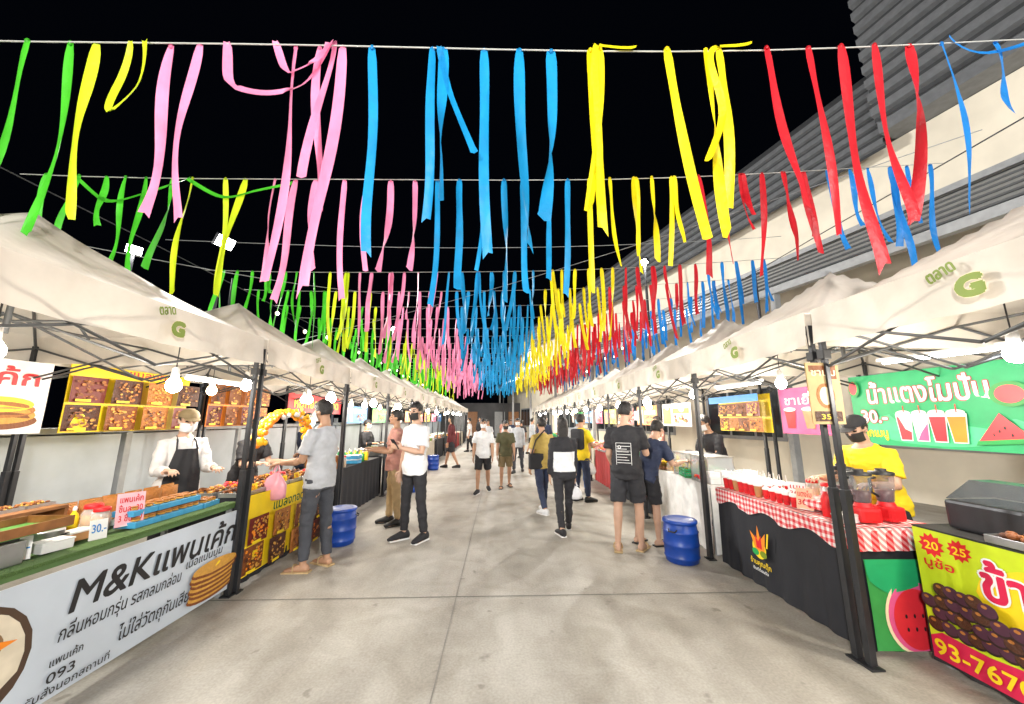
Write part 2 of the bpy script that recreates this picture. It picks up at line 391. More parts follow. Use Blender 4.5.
def person(label,x,y,face,Hh=1.68,legs=((4,3),(-4,3)),arms=(None,None),lean=0,head=(0,0),top=('tee',None),bottom=('long',None),
           shoes='shoe',shoemat=BLACK,hair='short',mask=None,apron=None,fem=False,vox=.009,skin=0,capmat=None,back_art=None,band=None,z=0):
    s=Hh/1.72; seed=R.uniform(0,50)
    rt=root('person',label,'person',TM(x,y,z,face,s))
    Rl=Matrix.Rotation(-rad(lean),3,'X')
    J={}
    low=9
    for side,(lg) in zip((1,-1),legs):
        a,b=rad(lg[0]),rad(lg[1]); sp=lg[2] if len(lg)>2 else .05
        hip=Vector((side*.088,0,-.03)); th=Vector((side*sp,math.sin(a),-math.cos(a))).normalized()*.42
        c=a-b; sh=Vector((side*sp*.3,math.sin(c),-math.cos(c))).normalized()*.40
        J[side]=(hip,hip+th,hip+th+sh); low=min(low,(hip+th+sh).z)
    zp=.085-low
    P=Vector((0,0,zp))
    for k in J: J[k]=[q+P for q in J[k]]
    X=Vector((1,0,0)); YR=Rl@Vector((0,1,0)); ZR=Rl@Vector((0,0,1))
    T=lambda h,yo=0: P+ZR*h+YR*yo
    swid=.155 if fem else .175
    tr=[(-.12,.145,.1),(-.03,.168 if fem else .16,.112),(.05,.155,.105),(.14,.118 if fem else .135,.093),(.26,.14 if fem else .158,.108 if fem else .112),(.36,.152 if fem else .175,.11),(.44,.14 if fem else .165,.09),(.49,.085,.07),(.52,.058,.058)]
    def torso(mb,lo,hi,inf,loose=0,m=None):
        rg=[]
        N=12
        for i in range(N+1):
            h=lo+(hi-lo)*i/N
            for (h0,w0,d0),(h1,w1,d1) in zip(tr[:-1],tr[1:]):
                if h<=h1 or h1==tr[-1][0]:
                    t=max(0,min(1,(h-h0)/(h1-h0))); w=w0+(w1-w0)*t; d=d0+(d1-d0)*t; break
            lo_=loose*max(0,1-(h-lo)/.4); ii=inf if h<.44 else inf*max(.3,1-(h-.44)/.1)
            rg.append((T(h),X*(w+ii+lo_),YR*(d+ii+lo_)))
        mb.loft(rg,m or W,24)
    body=MB(); torso(body,-.12,.52,0)
    hb=T(.50); HM=Matrix.Rotation(rad(head[0]),3,'Z')@Matrix.Rotation(-rad(head[1]+lean*.5),3,'X')
    hc=T(.56)+HM@Vector((0,.018,.11))
    body.tube([hb-ZR*.06,T(.56),hc-HM@Vector((0,.01,.04))],[.06,.053,.052],W,12,round_=True)
    def hp(p): return hc+HM@Vector(p)
    M3=HM
    body.ell(hc+HM@Vector((0,-.008,.02)),(.074,.092,.095),W,20,14,M3)
    body.ell(hp((0,.022,-.05)),(.054,.062,.062),W,16,10,M3)
    body.ell(hp((0,.075,-.088)),(.022,.016,.016),W,10,8,M3)
    body.tube([hp((0,.086,.018)),hp((0,.102,-.018)),hp((0,.092,-.03))],[.008,.014,.012],W,8,round_=True)
    body.ell(hp((0,.082,-.056)),(.024,.012,.009),W,10,6,M3)
    for sd in (1,-1):
        body.ell(hp((sd*.077,-.004,-.005)),(.009,.02,.032),W,10,8,M3)
        body.ell(hp((sd*.04,.062,-.022)),(.024,.02,.02),W,10,6,M3)
    ends={}
    for sd,ar,dft in zip((1,-1),arms,(HANG_R,HANG_L)):
        u,f=(ar or dft)[:2]; curl=(ar[2] if ar and len(ar)>2 else 22)
        u=Vector(u).normalized(); f=Vector(f).normalized()
        S=T(.425)+X*sd*swid; E=S+u*.285; Wp=E+f*.245
        body.tube([S-X*sd*.05+ZR*.0,S,S+u*.1,S+u*.2,E,E+f*.06,E+f*.15,Wp],[.05,.056,.05,.044,.04,.042,.036,.027],W,12,round_=True)
        nrm=(ar[3] if ar and len(ar)>3 else (-sd,.15,0)); nrm=Vector(nrm); nrm=(nrm-f*nrm.dot(f)).normalized(); sv=f.cross(nrm).normalized()
        if sv.y*1+sv.z*.3<0: sv=-sv
        ends[sd]=(S,E,Wp,u,f,nrm,sv)
        body.loft([(Wp-f*.02,sv*.025,nrm*.02),(Wp+f*.01,sv*.028,nrm*.018),(Wp+f*.04,sv*.04,nrm*.016),(Wp+f*.085,sv*.041,nrm*.014),(Wp+f*.095,sv*.036,nrm*.011)],W,12)
        fr=max(.0085,vox*.95)
        for i,L_ in enumerate((.066,.078,.073,.056)):
            o=Wp+f*.085+sv*(.031-.0207*i); d=f.copy(); pts=[o-f*.015,o]
            for q,seg in enumerate((.42,.33,.25)):
                ang=rad(curl)*(.6 if q==0 else 1.1)*1.0
                d=(d*math.cos(ang)+nrm*math.sin(ang)).normalized()
                o=o+d*L_*seg*1.15+sv*(.0035*(1.5-i))*.6; pts.append(o)
            body.tube(pts,[fr*1.05,fr,fr*.95,fr*.9,fr*.78],W,8,round_=True)
        o=Wp+f*.02+sv*.028
        body.tube([o,o+(f*.5+sv*.8).normalized()*.03+nrm*.006,o+(f*.8+sv*.75).normalized()*.055+nrm*.014,o+(f+sv*.5).normalized()*.078+nrm*.024],[.015,.0125,.0105,.0085],W,8,round_=True)
    for sd in (1,-1):
        h,k,a=J[sd]; fo=Vector((sd*.22,1,0)).normalized()
        body.tube([h+Vector((0,0,.05)),h,h+(k-h)*.35,h+(k-h)*.75,k,k+(a-k)*.28,k+(a-k)*.6,a,a-Vector((0,0,.03))],[.07,.082,.077,.06,.052,.054,.043,.032,.034],W,14)
        b0=Vector((a.x,a.y,a.z-.085)); Z=Vector((0,0,1)); xs=fo.cross(Z)
        body.loft([(b0+Z*.035-fo*.065,xs*.018,Z*.02),(b0+Z*.04-fo*.045,xs*.033,Z*.038),(b0+Z*.04+fo*.02,xs*.036,Z*.038),
              (b0+Z*.03+fo*.1,xs*.044,Z*.026),(b0+Z*.022+fo*.15,xs*.043,Z*.018),(b0+Z*.018+fo*.178,xs*.028,Z*.011)],W,12)
    me=remesh(body,vox,1)
    me.materials.append(SKIN[skin]); me.materials.append(EYE); me.materials.append(LIP)
    HI=HM.inverted()
    for p in me.polygons:
        c=p.center
        if (c-hc).length<.14:
            l=HI@(c-hc)
            if l.y>.04:
                if min(((abs(l.x)-.031)/.014)**2+((l.z-.008)/.008)**2,((abs(l.x)-.032)/.02)**2+((l.z-.031)/.0055)**2)<1: p.material_index=1
                elif (l.x/.024)**2+((l.z+.056)/.009)**2<1: p.material_index=2
    link('body',me,rt)
    hm=MB()
    nu,nv=26,18; vs=[];idx={}
    low_=-.045 if hair in('short','cap') else (-.06)
    for j in range(nv+1):
        ph=math.pi*j/nv-math.pi/2
        for i in range(nu):
            t=2*math.pi*i/nu; v=Vector((.084*math.cos(ph)*math.cos(t),.102*math.cos(ph)*math.sin(t),.106*math.sin(ph)))
            q=1+.09*noise.noise(v*38+Vector((seed,0,0)))+(.035 if hair!='cap' else -.02); idx[(i,j)]=len(vs); vs.append(Vector((v.x*q,v.y*q-.01,v.z*q+.024)))
    fs=[]
    for j in range(nv):
        for i in range(nu):
            k=(i+1)%nu; f=[idx[(i,j)],idx[(k,j)],idx[(k,j+1)],idx[(i,j+1)]]
            c=sum((vs[q] for q in f),Vector())/4
            if c.z<low_ or (c.y>.028 and c.z<.052+.015*noise.noise(c*60)) or (abs(c.x)>.05 and c.y>-.012 and c.z<.012): continue
            fs.append(f)
    hm.add([hp(v) for v in vs],fs,HAIR,True)
    if hair=='pony': hm.tube([hp((0,-.1,.05)),hp((0,-.135,.03)),hp((0,-.14,-.05)),hp((0,-.125,-.14)),hp((0,-.12,-.17))],[.02,.03,.03,.02,.006],HAIR,10)
    if hair=='bun': hm.ell(hp((0,-.115,.05)),(.038,.032,.036),HAIR,12,8,M3)
    if hair=='long':
        hm.loft([(hp((0,-.035,.02)),M3@Vector((.084,0,0)),M3@Vector((0,.07,0))),(hp((0,-.045,-.08)),M3@Vector((.085,0,0)),M3@Vector((0,.055,0))),(hp((0,-.06,-.17)),M3@Vector((.07,0,0)),M3@Vector((0,.035,0))),(hp((0,-.06,-.21)),M3@Vector((.045,0,0)),M3@Vector((0,.02,0)))],HAIR,18)
    link('hair',hm.mesh(),rt)
    if hair=='cap':
        c=MB(); rg=[]
        for q in range(7):
            t=q/6*math.pi/2*.97; rg.append((hp((0,-.008,.045+.085*math.sin(t))),M3@Vector((.09*math.cos(t),0,0)),M3@Vector((0,.108*math.cos(t),0))))
        c.loft(rg,capmat,22)
        c.loft([(hp((0,.085,.046)),M3@Vector((.07,0,0)),M3@Vector((0,.0,.004))),(hp((0,.13,.04)),M3@Vector((.062,0,0)),M3@Vector((0,0,.004))),(hp((0,.16,.032)),M3@Vector((.03,0,0)),M3@Vector((0,0,.003)))],capmat,14)
        link('cap',c.mesh(),rt)
    if mask:
        c=MB()
        def mf(u,v):
            a=(u-.5)*2.5; zz=-.1+.095*v; bul=1+.10*math.sin(math.pi*v)
            return hp((.078*math.sin(a)*(.82+.2*v),(.094*math.cos(a)*bul)+.012-.018*(1-v),zz))
        c.grid(mf,16,8,mask)
        for sd in (1,-1): c.tube([hp((sd*.07,.04,-.02)),hp((sd*.084,.0,-.005)),hp((sd*.082,-.014,.012))],.002,mask,5)
        link('face_mask',c.mesh(),rt)
    bt,bmat=bottom; c=MB(); torso(c,-.15,.04,.014,m=bmat)
    for sd in (1,-1):
        h,k,a=J[sd]
        if bt=='long':
            c.tube([h+Vector((0,0,.06)),h,h+(k-h)*.4,k,k+(a-k)*.35,k+(a-k)*.94],[.078,.094,.085,.064,.06,.052],bmat,16)
        elif bt=='short': c.tube([h+Vector((0,0,.06)),h,h+(k-h)*.4,h+(k-h)*.88],[.078,.1,.1,.09],bmat,16)
    m_=remesh(c,.013,1,.011,9,seed); m_.materials.append(bmat); link('trousers' if bt=='long' else 'shorts',m_,rt)
    tt,tm=top; c=MB(); torso(c,-.13,.505,.017,.02,m=tm)
    for sd in (1,-1):
        S,E,Wp,u,f,n_,sv=ends[sd]
        if tt=='tee': c.tube([S-X*sd*.07,S+ZR*.004,S+u*.09,S+u*.21],[.06,.066,.068,.074],tm,16)
        else: c.tube([S-X*sd*.07,S+ZR*.004,S+u*.09,S+u*.19,E,E+f*.1,E+f*.22],[.06,.066,.063,.058,.055,.05,.043],tm,16)
    m_=remesh(c,.012,1,.013,8,seed+5); m_.materials.append(tm)
    if band:
        bm_,lo_b,hi_b=band; m_.materials.append(bm_)
        for p in m_.polygons:
            l=p.center-P; h=l.dot(ZR)
            if lo_b<h<hi_b and abs(p.center.x)<.17: p.material_index=1
    sh_=link('shirt',m_,rt)
    if back_art:
        def bf(x_,y_,z_):
            w=.185; q=math.sqrt(max(.05,1-(x_/w)**2)); return T(y_)+X*x_-YR*((.138)*q+.008+z_)
        link('printed_artwork',art(back_art,bf,z0=.002).mesh(),sh_)
    if apron:
        c=MB()
        def af(u,v):
            h=-.42+.8*v; w=.15 if v<.62 else .15-.06*(v-.62)/.38; xx=(u-.5)*2*w; q=math.sqrt(max(.05,1-(xx/.2)**2)); return T(h)+X*xx+YR*(.155*q+.008*math.sin(u*14+v*4))
        c.grid(af,14,18,apron)
        for sd in (1,-1): c.tube([T(.375)+X*sd*.085+YR*.14,T(.46)+X*sd*.075+YR*.09,T(.51)+X*sd*.06+YR*.0],.009,apron,6)
        link('apron',c.mesh(),rt)
    for sd in (1,-1):
        a=J[sd][2]; fo=Vector((sd*.22,1,0)).normalized(); b0=Vector((a.x,a.y,a.z-.085)); xs=fo.cross(Vector((0,0,1))); c=MB(); Z=Vector((0,0,1))
        if shoes=='shoe':
            c.loft([(b0+Z*.05-fo*.078,xs*.024,Z*.03),(b0+Z*.055-fo*.06,xs*.042,Z*.052),(b0+Z*.058+fo*.02,xs*.043,Z*.056),(b0+Z*.044+fo*.1,xs*.05,Z*.04),(b0+Z*.034+fo*.165,xs*.047,Z*.028),(b0+Z*.028+fo*.2,xs*.028,Z*.016)],shoemat,14)
            c.box(b0+Z*.009+fo*.06,(.085,.26,.018),shoemat if shoemat in(BLACK,) else PLASTW,.008,rot=Matrix.Rotation(-math.atan2(fo.x,fo.y),3,'Z'))
            link('shoe',c.mesh(),rt)
        else:
            c.box(b0+Z*.004+fo*.055,(.095,.27,.02),shoemat,.008,rot=Matrix.Rotation(-math.atan2(fo.x,fo.y),3,'Z'))
            c.tube([b0+fo*.07+xs*.046+Z*.01,b0+fo*.08+xs*.036+Z*.056,b0+fo*.09+Z*.068,b0+fo*.08-xs*.036+Z*.056,b0+fo*.07-xs*.046+Z*.01],.014,shoemat,6,flat=.4)
            link('sandal',c.mesh(),rt)
    Mw=TM(x,y,z,face,s)
    return rt,{k:(Mw@(v[2]+v[4]*.09)) for k,v in ends.items()}
def plastic_bag(p,m,label,w=.22,h=.26,rz=0):
    mb=MB(); d=w*.45
    rg=[]
    for t,ww in ((0,.55),(.06,.85),(.25,1),(.55,.92),(.8,.62),(.95,.3),(1,.22)):
        rg.append((Vector((0,0,-h+h*t*.82-.02)),Vector((ww*w/2,0,0)),Vector((0,ww*d/2,0))))
    mb.loft(rg,m,18)
    for v in mb.v: v+=Vector((1,1,0))*.022*noise.noise(v*18)
    hd=MB()
    for s in (-1,1): hd.tube([(s*.03,0,-h*.22),(s*.026,0,-.06),(s*.006,0,0),(-s*.004,0,.004)],[.02,.012,.008,.007],m,7,flat=.5)
    r=root('carrier_bag',label,'bag',Matrix.Translation(p)@Matrix.Rotation(rad(rz),4,'Z'))
    link('bag_body',mb.mesh(),r); link('handle',hd.mesh(),r); return r

# ---------------------------------------------------------------- setting
g=MB(); g.quad([(-150,-60,0),(150,-60,0),(150,250,0),(-150,250,0)],CONC); single(g,'ground','wide stained concrete market floor',None,kind='structure')
JT=mat('joint_dark',(.16,.155,.14),.9,var=.4,scale=3); JT2=mat('joint_faint',(.27,.26,.24),.9,var=.3,scale=3)
g=MB()
for y in (-2.4,3.62,9.6,15.6,21.6,27.6): g.quad([(-9,y,.004),(9,y+.03,.004),(9,y+.042,.004),(-9,y+.012,.004)],JT)
ys=[-3+i*.5 for i in range(70)]
for a,b in zip(ys[:-1],ys[1:]): g.quad([(-.38,a,.004),(-.374,a,.004),(-.374,b,.004),(-.38,b,.004)],JT2)
o=single(g,'pavement_joint','straight expansion joints in the concrete',None,kind='structure')

CLAD=mat('grey_corrugated_steel',(.19,.20,.215),.4,.3,bump=.05); CLADL=mat('pale_corrugated_steel',(.28,.29,.30),.45,.2)
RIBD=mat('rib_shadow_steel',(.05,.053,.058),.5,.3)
WALLW=mat('white_rendered_wall',(.76,.70,.58),.8,var=.12,scale=1.5,bump=.1); DARKW=mat('dark_rendered_wall',(.07,.07,.075),.85,var=.25,scale=1.5)
GLASS=mat('dark_window_glass',(.02,.028,.035),.08,var=.05)
d=Vector((-.2345,.972,0)).normalized(); nrm=Vector((-d.y,d.x,0))
O=Vector((7.5,7.9,0))
def corr(mb,a,b,z0,z1,off,pitch,amp,m,top_in=0):
    pa=O+d*a; pb=O+d*b; nz=int((z1-z0)/pitch)
    prof=[]
    for i in range(nz):
        z=z0+i*pitch
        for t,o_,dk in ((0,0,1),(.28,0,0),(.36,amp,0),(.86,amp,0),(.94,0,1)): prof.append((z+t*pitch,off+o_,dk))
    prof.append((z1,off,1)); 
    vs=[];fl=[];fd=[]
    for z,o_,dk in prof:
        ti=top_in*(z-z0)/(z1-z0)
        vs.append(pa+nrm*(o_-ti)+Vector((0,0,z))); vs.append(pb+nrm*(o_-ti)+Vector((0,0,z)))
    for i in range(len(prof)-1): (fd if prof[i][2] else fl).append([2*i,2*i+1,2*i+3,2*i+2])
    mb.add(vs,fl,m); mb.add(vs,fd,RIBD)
def slab(mb,a,b,z0,z1,o0,o1,m):
    c=[O+d*a+nrm*o0,O+d*b+nrm*o0,O+d*b+nrm*o1,O+d*a+nrm*o1]
    vs=[p+Vector((0,0,z0)) for p in c]+[p+Vector((0,0,z1)) for p in c]
    mb.add(vs,[[0,1,2,3],[4,5,6,7],[0,1,5,4],[1,2,6,5],[2,3,7,6],[3,0,4,7]],m)
wh=root('warehouse','large warehouse with ribbed grey steel cladding behind the stalls','building',Matrix())
m=MB(); slab(m,-14,30,0,7.25,-8,-.3,WALLW); link('wall',m.mesh(),wh)
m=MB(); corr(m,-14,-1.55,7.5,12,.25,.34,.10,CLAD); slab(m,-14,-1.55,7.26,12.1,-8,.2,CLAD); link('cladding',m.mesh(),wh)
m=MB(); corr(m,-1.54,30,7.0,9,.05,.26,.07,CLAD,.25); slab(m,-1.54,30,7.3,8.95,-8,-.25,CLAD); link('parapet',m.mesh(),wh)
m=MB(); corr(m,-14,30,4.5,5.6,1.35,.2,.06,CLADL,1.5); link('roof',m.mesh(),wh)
m=MB(); slab(m,-14,30,4.32,4.48,1.28,1.42,GREYP); slab(m,-14,30,5.62,5.74,-.28,-.1,GREYP); link('gutter',m.mesh(),wh)
for i in range(9):
    m=MB(); a=-11+i*4.2
    slab(m,a,a+2.6,1.0,2.5,-.296,-.26,GREYP)
    for j in range(3): slab(m,a+.1+j*.83,a+.83+j*.83,1.1,2.4,-.258,-.24,GLASS)
    link('window',m.mesh(),wh)
for i in range(10):
    m=MB(); p=O+d*(-13+i*4.4)+nrm*1.3; m.box((p.x,p.y,2.16),(.14,.14,4.32),GREYP,.01); link('column',m.mesh(),wh)
m=MB(); PANEL=mat('pale_blue_panel',(.40,.44,.48),.55,var=.15,scale=2)
for i in range(18):
    y=1.0+i*2.2; m.box((-5.15,y+1.06,.72),(.06,2.08,1.3),PANEL,.01); m.box((-5.15,y,.8),(.09,.09,1.6),GREYP,.008)
m.box((-5.15,20.6,1.42),(.1,40,.07),GREYP,.008)
single(m,'boundary_fence','pale panelled fence with grey posts behind the stalls','fence')
m=MB(); m.box((0,33,1.5),(26,.3,3.0),DARKW)
for i in range(9): m.box((-4.8+i*1.2,32.82,1.2),(.9,.05,2.1),[DARKW,GREYP,WOOD][i%3])
single(m,'boundary_wall','dark wall with shuttered doors closing the end of the market','wall')
# ---------------------------------------------------------------- tents
def tent_kind(w,dep):
    ez=2.36; pk=3.08
    c=MB()
    def roof(u,v):
        a=(u-.5)*2; b=(v-.5)*2; mm=max(abs(a),abs(b)); f=(1-mm)
        z=ez+(pk-ez)*(f**1.25)
        x=a*dep/2; y=b*w/2*.985; wr=.014*noise.noise(Vector((x*4,y*4,1)))+.022*noise.noise(Vector((x*1.6,y*1.6,7)))
        sw=.07*math.sin(math.pi*mm)*(1-min(abs(a),abs(b))/max(mm,1e-4))
        return Vector((x,y,z-sw*.6+wr*(1 if mm<.98 else 0)))
    c.grid(roof,28,28,CANVAS)
    v=MB(); cs=[(-dep/2,-w/2*.985),(dep/2,-w/2*.985),(dep/2,w/2*.985),(-dep/2,w/2*.985)]
    for k in range(4):
        a=cs[k]; b=cs[(k+1)%4]; nx,ny=(b[1]-a[1]),-(b[0]-a[0]); l=math.hypot(nx,ny); nx/=l; ny/=l
        def f(u,t,a=a,b=b,nx=nx,ny=ny,k=k):
            wv=(.020*math.sin(u*19+t)+.010*math.sin(u*47))*t+.006
            if k in (0,2): wv=-.004
            return Vector((a[0]+(b[0]-a[0])*u+nx*wv,a[1]+(b[1]-a[1])*u+ny*wv,ez+.004-t*.26-.02*t*math.sin(u*math.pi)))
        v.grid(f,36,4,CANVAS)
    legs=[]
    fr=MB()
    ix=dep/2-.03; iy=w/2-.03
    for sx in (1,-1):
        for sy in (1,-1):
            l=MB(); l.box((sx*ix,sy*iy,1.13),(.034,.034,2.26),STEEL,.004); l.box((sx*ix,sy*iy,.55),(.044,.044,1.06),STEEL,.004); l.box((sx*ix,sy*iy,.006),(.09,.09,.012),STEEL,.002); l.box((sx*ix,sy*iy,2.02),(.06,.06,.07),BLACK,.006)
            legs.append(l.mesh())
    zt,zb=2.24,1.93
    def bar(p,q,t=.010): fr.tube([p,q],t,TRUSS,5)
    for sx in (1,-1):
        for k in range(2):
            y0=-iy+k*iy; y1=y0+iy
            bar((sx*ix,y0,zt),(sx*ix,y1,zb)); bar((sx*ix-.012*sx,y0,zb),(sx*ix-.012*sx,y1,zt))
    for sy in (1,-1):
        for k in range(2):
            x0=-ix+k*ix; x1=x0+ix
            bar((x0,sy*iy,zt),(x1,sy*iy,zb)); bar((x0,sy*iy-.012*sy,zb),(x1,sy*iy-.012*sy,zt))
    for a,b in ((1,0),(-1,0),(0,1),(0,-1)):
        bar((a*ix,b*iy,zt),(a*.03,b*.03,zt)); bar((a*ix,b*iy,zb),(a*.03,b*.03,zt+.05)); bar((a*ix*.5,b*iy*.5,zt-.02),(a*.02,b*.02,2.75))
    for sx in (1,-1):
        for sy in (1,-1): bar((sx*ix,sy*iy,zt),(0,0,2.93),.012)
    fr.cyl((0,0,2.15),(0,0,2.94),.018,TRUSS,8)
    em=art([('t','ตลาด',-.11,.075,.13,.095,LIME,{'r':.3,'b':.03}),('t','G',-.005,-.035,.105,.14,LIME,{'b':.085,'o':(CREAM,.1)})],
           lambda x,y,z:Vector((dep/2+.034+z,x,ez-.17+y)))
    return dict(canopy=c.mesh(),valance=v.mesh(),legs=legs,frame=fr.mesh(),em=em.mesh())
TL=tent_kind(2.2,2.2); TRr=tent_kind(1.83,2.2)
LX=-2.42; RX=2.38
def put_tent(tk,x,y,rz):
    r=root('market_tent','pale canvas pop-up tent with green emblem on its valance','tent',TM(x,y,0,rz),'pop-up tents lining the aisle')
    link('canopy',tk['canopy'],r); link('valance',tk['valance'],r)
    link('folding_frame',tk['frame'],r)
    for l in tk['legs']: link('leg',l,r)
    link('emblem',tk['em'],r)
LY=[2.65+2.2*i for i in range(-1,12)]
RY=[1.72+1.83*i for i in range(-1,15)]
for i,y in enumerate(LY): put_tent(TL,LX-1.1+.03,y,R.uniform(-1,1))
for i,y in enumerate(RY): put_tent(TRr,RX+1.1-.03,y,180+R.uniform(-1,1))
# ---------------------------------------------------------------- tables
def table(x0,x1,y0,y1,z,cloth,label,front='+X',skirt=True,top=None,side=True,name='stall_table'):
    r=root(name,label,'table',TM((x0+x1)/2,(y0+y1)/2,0)); w=x1-x0; l=y1-y0
    t=MB(); t.box((0,0,z-.015),(w,l,.03),top or PLASTW,.004); link('table_top',t.mesh(),r)
    for sx in (1,-1):
        for sy in (1,-1):
            q=MB(); q.box((sx*(w/2-.04),sy*(l/2-.04),(z-.03)/2),(.035,.035,z-.03),GREYP,.003); link('leg',q.mesh(),r)
    if skirt:
        c=MB(); sg=1 if front=='+X' else -1; ph=R.uniform(0,6); nn=max(8,int(l*40))
        c.grid(lambda u,v:Vector((sg*(w/2+.006+.012*(1-v)*(1+math.sin(u*l*31+ph+math.sin(u*9)))),(u-.5)*l,.03+v*(z-.024))),nn,8,cloth)
        if side:
            for sy in (-1,1): c.grid(lambda u,v:Vector(((u-.5)*w,sy*(l/2+.004+.01*(1-v)*(1+math.sin(u*w*31+ph))),.03+v*(z-.024))),24,6,cloth)
        c.box((0,0,z+.002),(w+.014,l+.014,.006),cloth)
        link('tablecloth',c.mesh(),r)
    return r
def bulb(x,y,z,m=BULB,power=0,col=(1,.91,.77),label='glowing bulb hanging from the tent frame',wire=.22,s=1):
    key=('bulb',m.name)
    if key not in TC:
        TC[key]=(MB().lathe((0,0,-.05),[(.008,-.036),(.026,-.026),(.036,-.004),(.034,.018),(.018,.045),(.014,.052)],m,14).mesh(),
                 MB().lathe((0,0,0),[(.017,0),(.019,.004),(.017,.045),(.008,.055)],PLASTW,12).mesh(), MB().cyl((0,0,.05),(0,0,.05+wire),.003,BLACK,5).mesh())
    r=root('light_bulb',label,'light',TM(x,y,z,0,s),'bulbs in the stalls')
    for n,me in zip(('bulb','socket','flex'),TC[key]): link(n,me,r)
    if power:
        l=bpy.data.lights.new('lamp','POINT'); l.energy=power*.84; l.color=col; l.shadow_soft_size=.09
        o=bpy.data.objects.new('lamp_light',l); COL.objects.link(o); o.parent=r; o.location=(0,0,-.16)
# ---- left stall one : pancakes
table(-3.08,-2.45,1.35,3.74,.78,mat('white_counter',(.5,.5,.5),.5),'long counter holding cakes and trays behind a printed banner',skirt=False,top=mat('green_mat',H('4c6b3a'),.7))
GB=mat('goose_brown',H('8a6a4a'),.6)
rx0=.62
its=[('r',0,0,2.42,.66,mat('banner_white',(.52,.58,.66),.5,var=.10,scale=2)),
 ('e',rx0,.32,.27,.29,mat('logo_ring_brown',H('4a3526'),.5)),('e',rx0,.32,.24,.26,mat('logo_ring_cream',H('d8cdb8'),.5)),
 ('e',rx0+.02,.27,.16,.13,GB),('e',rx0+.06,.40,.085,.08,GB),('p',[(rx0+.12,.42),(rx0+.2,.395),(rx0+.12,.375)],ORNG),('e',rx0+.075,.42,.022,.025,WHITE),('e',rx0+.08,.42,.012,.014,BLACK),('e',rx0-.02,.2,.12,.06,CREAM),
 ('t','M&Kแพนเค้ก',1.02,.41,1.32,.235,BLACK,{'b':.02,'sh':.15}),
 ('t','กลิ่นหอมกรุ่น รสกลมกล่อม',1.0,.28,.80,.105,BLACK,{'b':.006,'sh':.1}),('t','เนื้อแน่นนุ่ม',1.83,.345,.38,.085,BLACK,{'b':.006,'sh':.1}),
 ('t','ไม่ใส่วัตถุกันเสีย',1.36,.10,.54,.115,BLACK,{'b':.008,'sh':.1}),('t','แพนเค้ก',.98,.17,.17,.055,BLACK),('t','093',.98,.09,.14,.07,BLACK),('t','รับสั่งนอกสถานที่',.9,.03,.42,.055,BLACK,{'b':.008})]
for k in range(6): its.append(('e',2.13+.014*(k%2),.08+k*.036,.25,.055,BRN[1])); its.append(('e',2.13+.014*(k%2),.094+k*.036,.24,.05,BRN[3]))
its+=[('e',2.13,.285,.06,.022,YELP)]
banner('shop_banner','white printed banner advertising pancakes tied to the counter','banner',(-2.425,1.35,.07),'+X',2.42,.66,WHITE,its,wav=.004)
gstrip=MB(); gstrip.box((-2.5,2.55,.79),(.12,2.38,.02),mat('grass_mat',H('55753a'),.9,bump=1,scale=80),.004); single(gstrip,'grass_strip','strip of artificial grass along the counter edge','mat')
def cakebox(x,y,z,rz,m):
    c=MB(); c.box((0,0,.02),(.2,.15,.04),m,.004); r=root('cake_box','open card box of small round pancakes','food box',TM(x,y,z,rz),'boxes of pancakes'); link('box',c.mesh(),r)
    f=MB()
    for i in range(3):
        for j in range(2):
            for k in range(2): f.lathe((-.06+i*.06,-.032+j*.064,.042+k*.014),[(.018,0),(.027,.003),(.027,.01),(.02,.013)],BRN[3-(k%2)],12)
    link('pancakes',f.mesh(),r)
for i in range(4):
    for k in range(2 if i<3 else 1): cakebox(-2.62-.03*k,2.95+i*.2,.80+k*.075,R.uniform(-6,6)+90,LBL)
for i in range(3): cakebox(-2.86,2.9+i*.24,.80,90,PLASTW)
card(-2.56,2.62,.80,70,.085,.12,['30.-'],WHITE,'white card pricing the cakes',BLUEP)
card(-2.60,2.86,.82,62,.15,.22,['แพนเค้ก','ชิ้นละ 30','3 ชิ้น 80'],mat('pink_card',H('f0b8c4'),.6),'pink menu card listing prices',REDP,'menu_card')
card(-2.6,2.25,.80,60,.09,.12,['35.-'],WHITE,'white card pricing the cakes',BLUEP)
for i in range(12): place(BAGK,-2.93-.09*(i%2),2.75+i*.08,.80,80+R.uniform(-12,12),.8)
r=root('display_case','varnished wooden display case with open front shelves','display case',TM(-2.94,2.40,.80,0))
m=MB(); m.box((0,0,.01),(.26,.5,.02),WOOD,.003); m.box((0,0,.2),(.26,.5,.02),WOOD,.003); m.box((-.12,0,.11),(.02,.5,.17),WOOD); m.box((0,-.24,.11),(.26,.02,.17),WOOD); m.box((0,.24,.11),(.26,.02,.17),WOOD); link('case',m.mesh(),r)
m=MB(); m.box((.0,0,.1),(.24,.46,.012),WOOD); link('shelf',m.mesh(),r)
for i in range(3): place(TRAYS[1],-2.94,2.25+i*.16,1.01,90,.42)
m=MB(); m.box((0,0,.06),(.3,.34,.12),ALU,.01); m.box((0,0,.125),(.26,.3,.01),STEEL)
r=root('griddle','steel tabletop griddle with cakes baking','griddle',TM(-2.68,2.05,.80,0)); link('body',m.mesh(),r)
m=MB()
for i in range(3):
    for j in range(3): m.lathe((-.09+i*.09,-.1+j*.1,.132),[(.03,0),(.036,.004),(.03,.01)],BRN[3],14)
link('cake',m.mesh(),r)
place(POT,-2.75,2.5,.80,20,.5); place(BOXES[2],-2.62,2.42,.80,80,.8); place(BOXES[1],-2.7,2.62,.80,85,.8); place(JARS[0],-2.8,2.8,.8); place(JARS[0],-2.72,2.78,.8,0,.9)
place(BOTS[1],-2.86,2.74,.8,0,.8); place(CRATE,-3.3,2.4,.0,90)
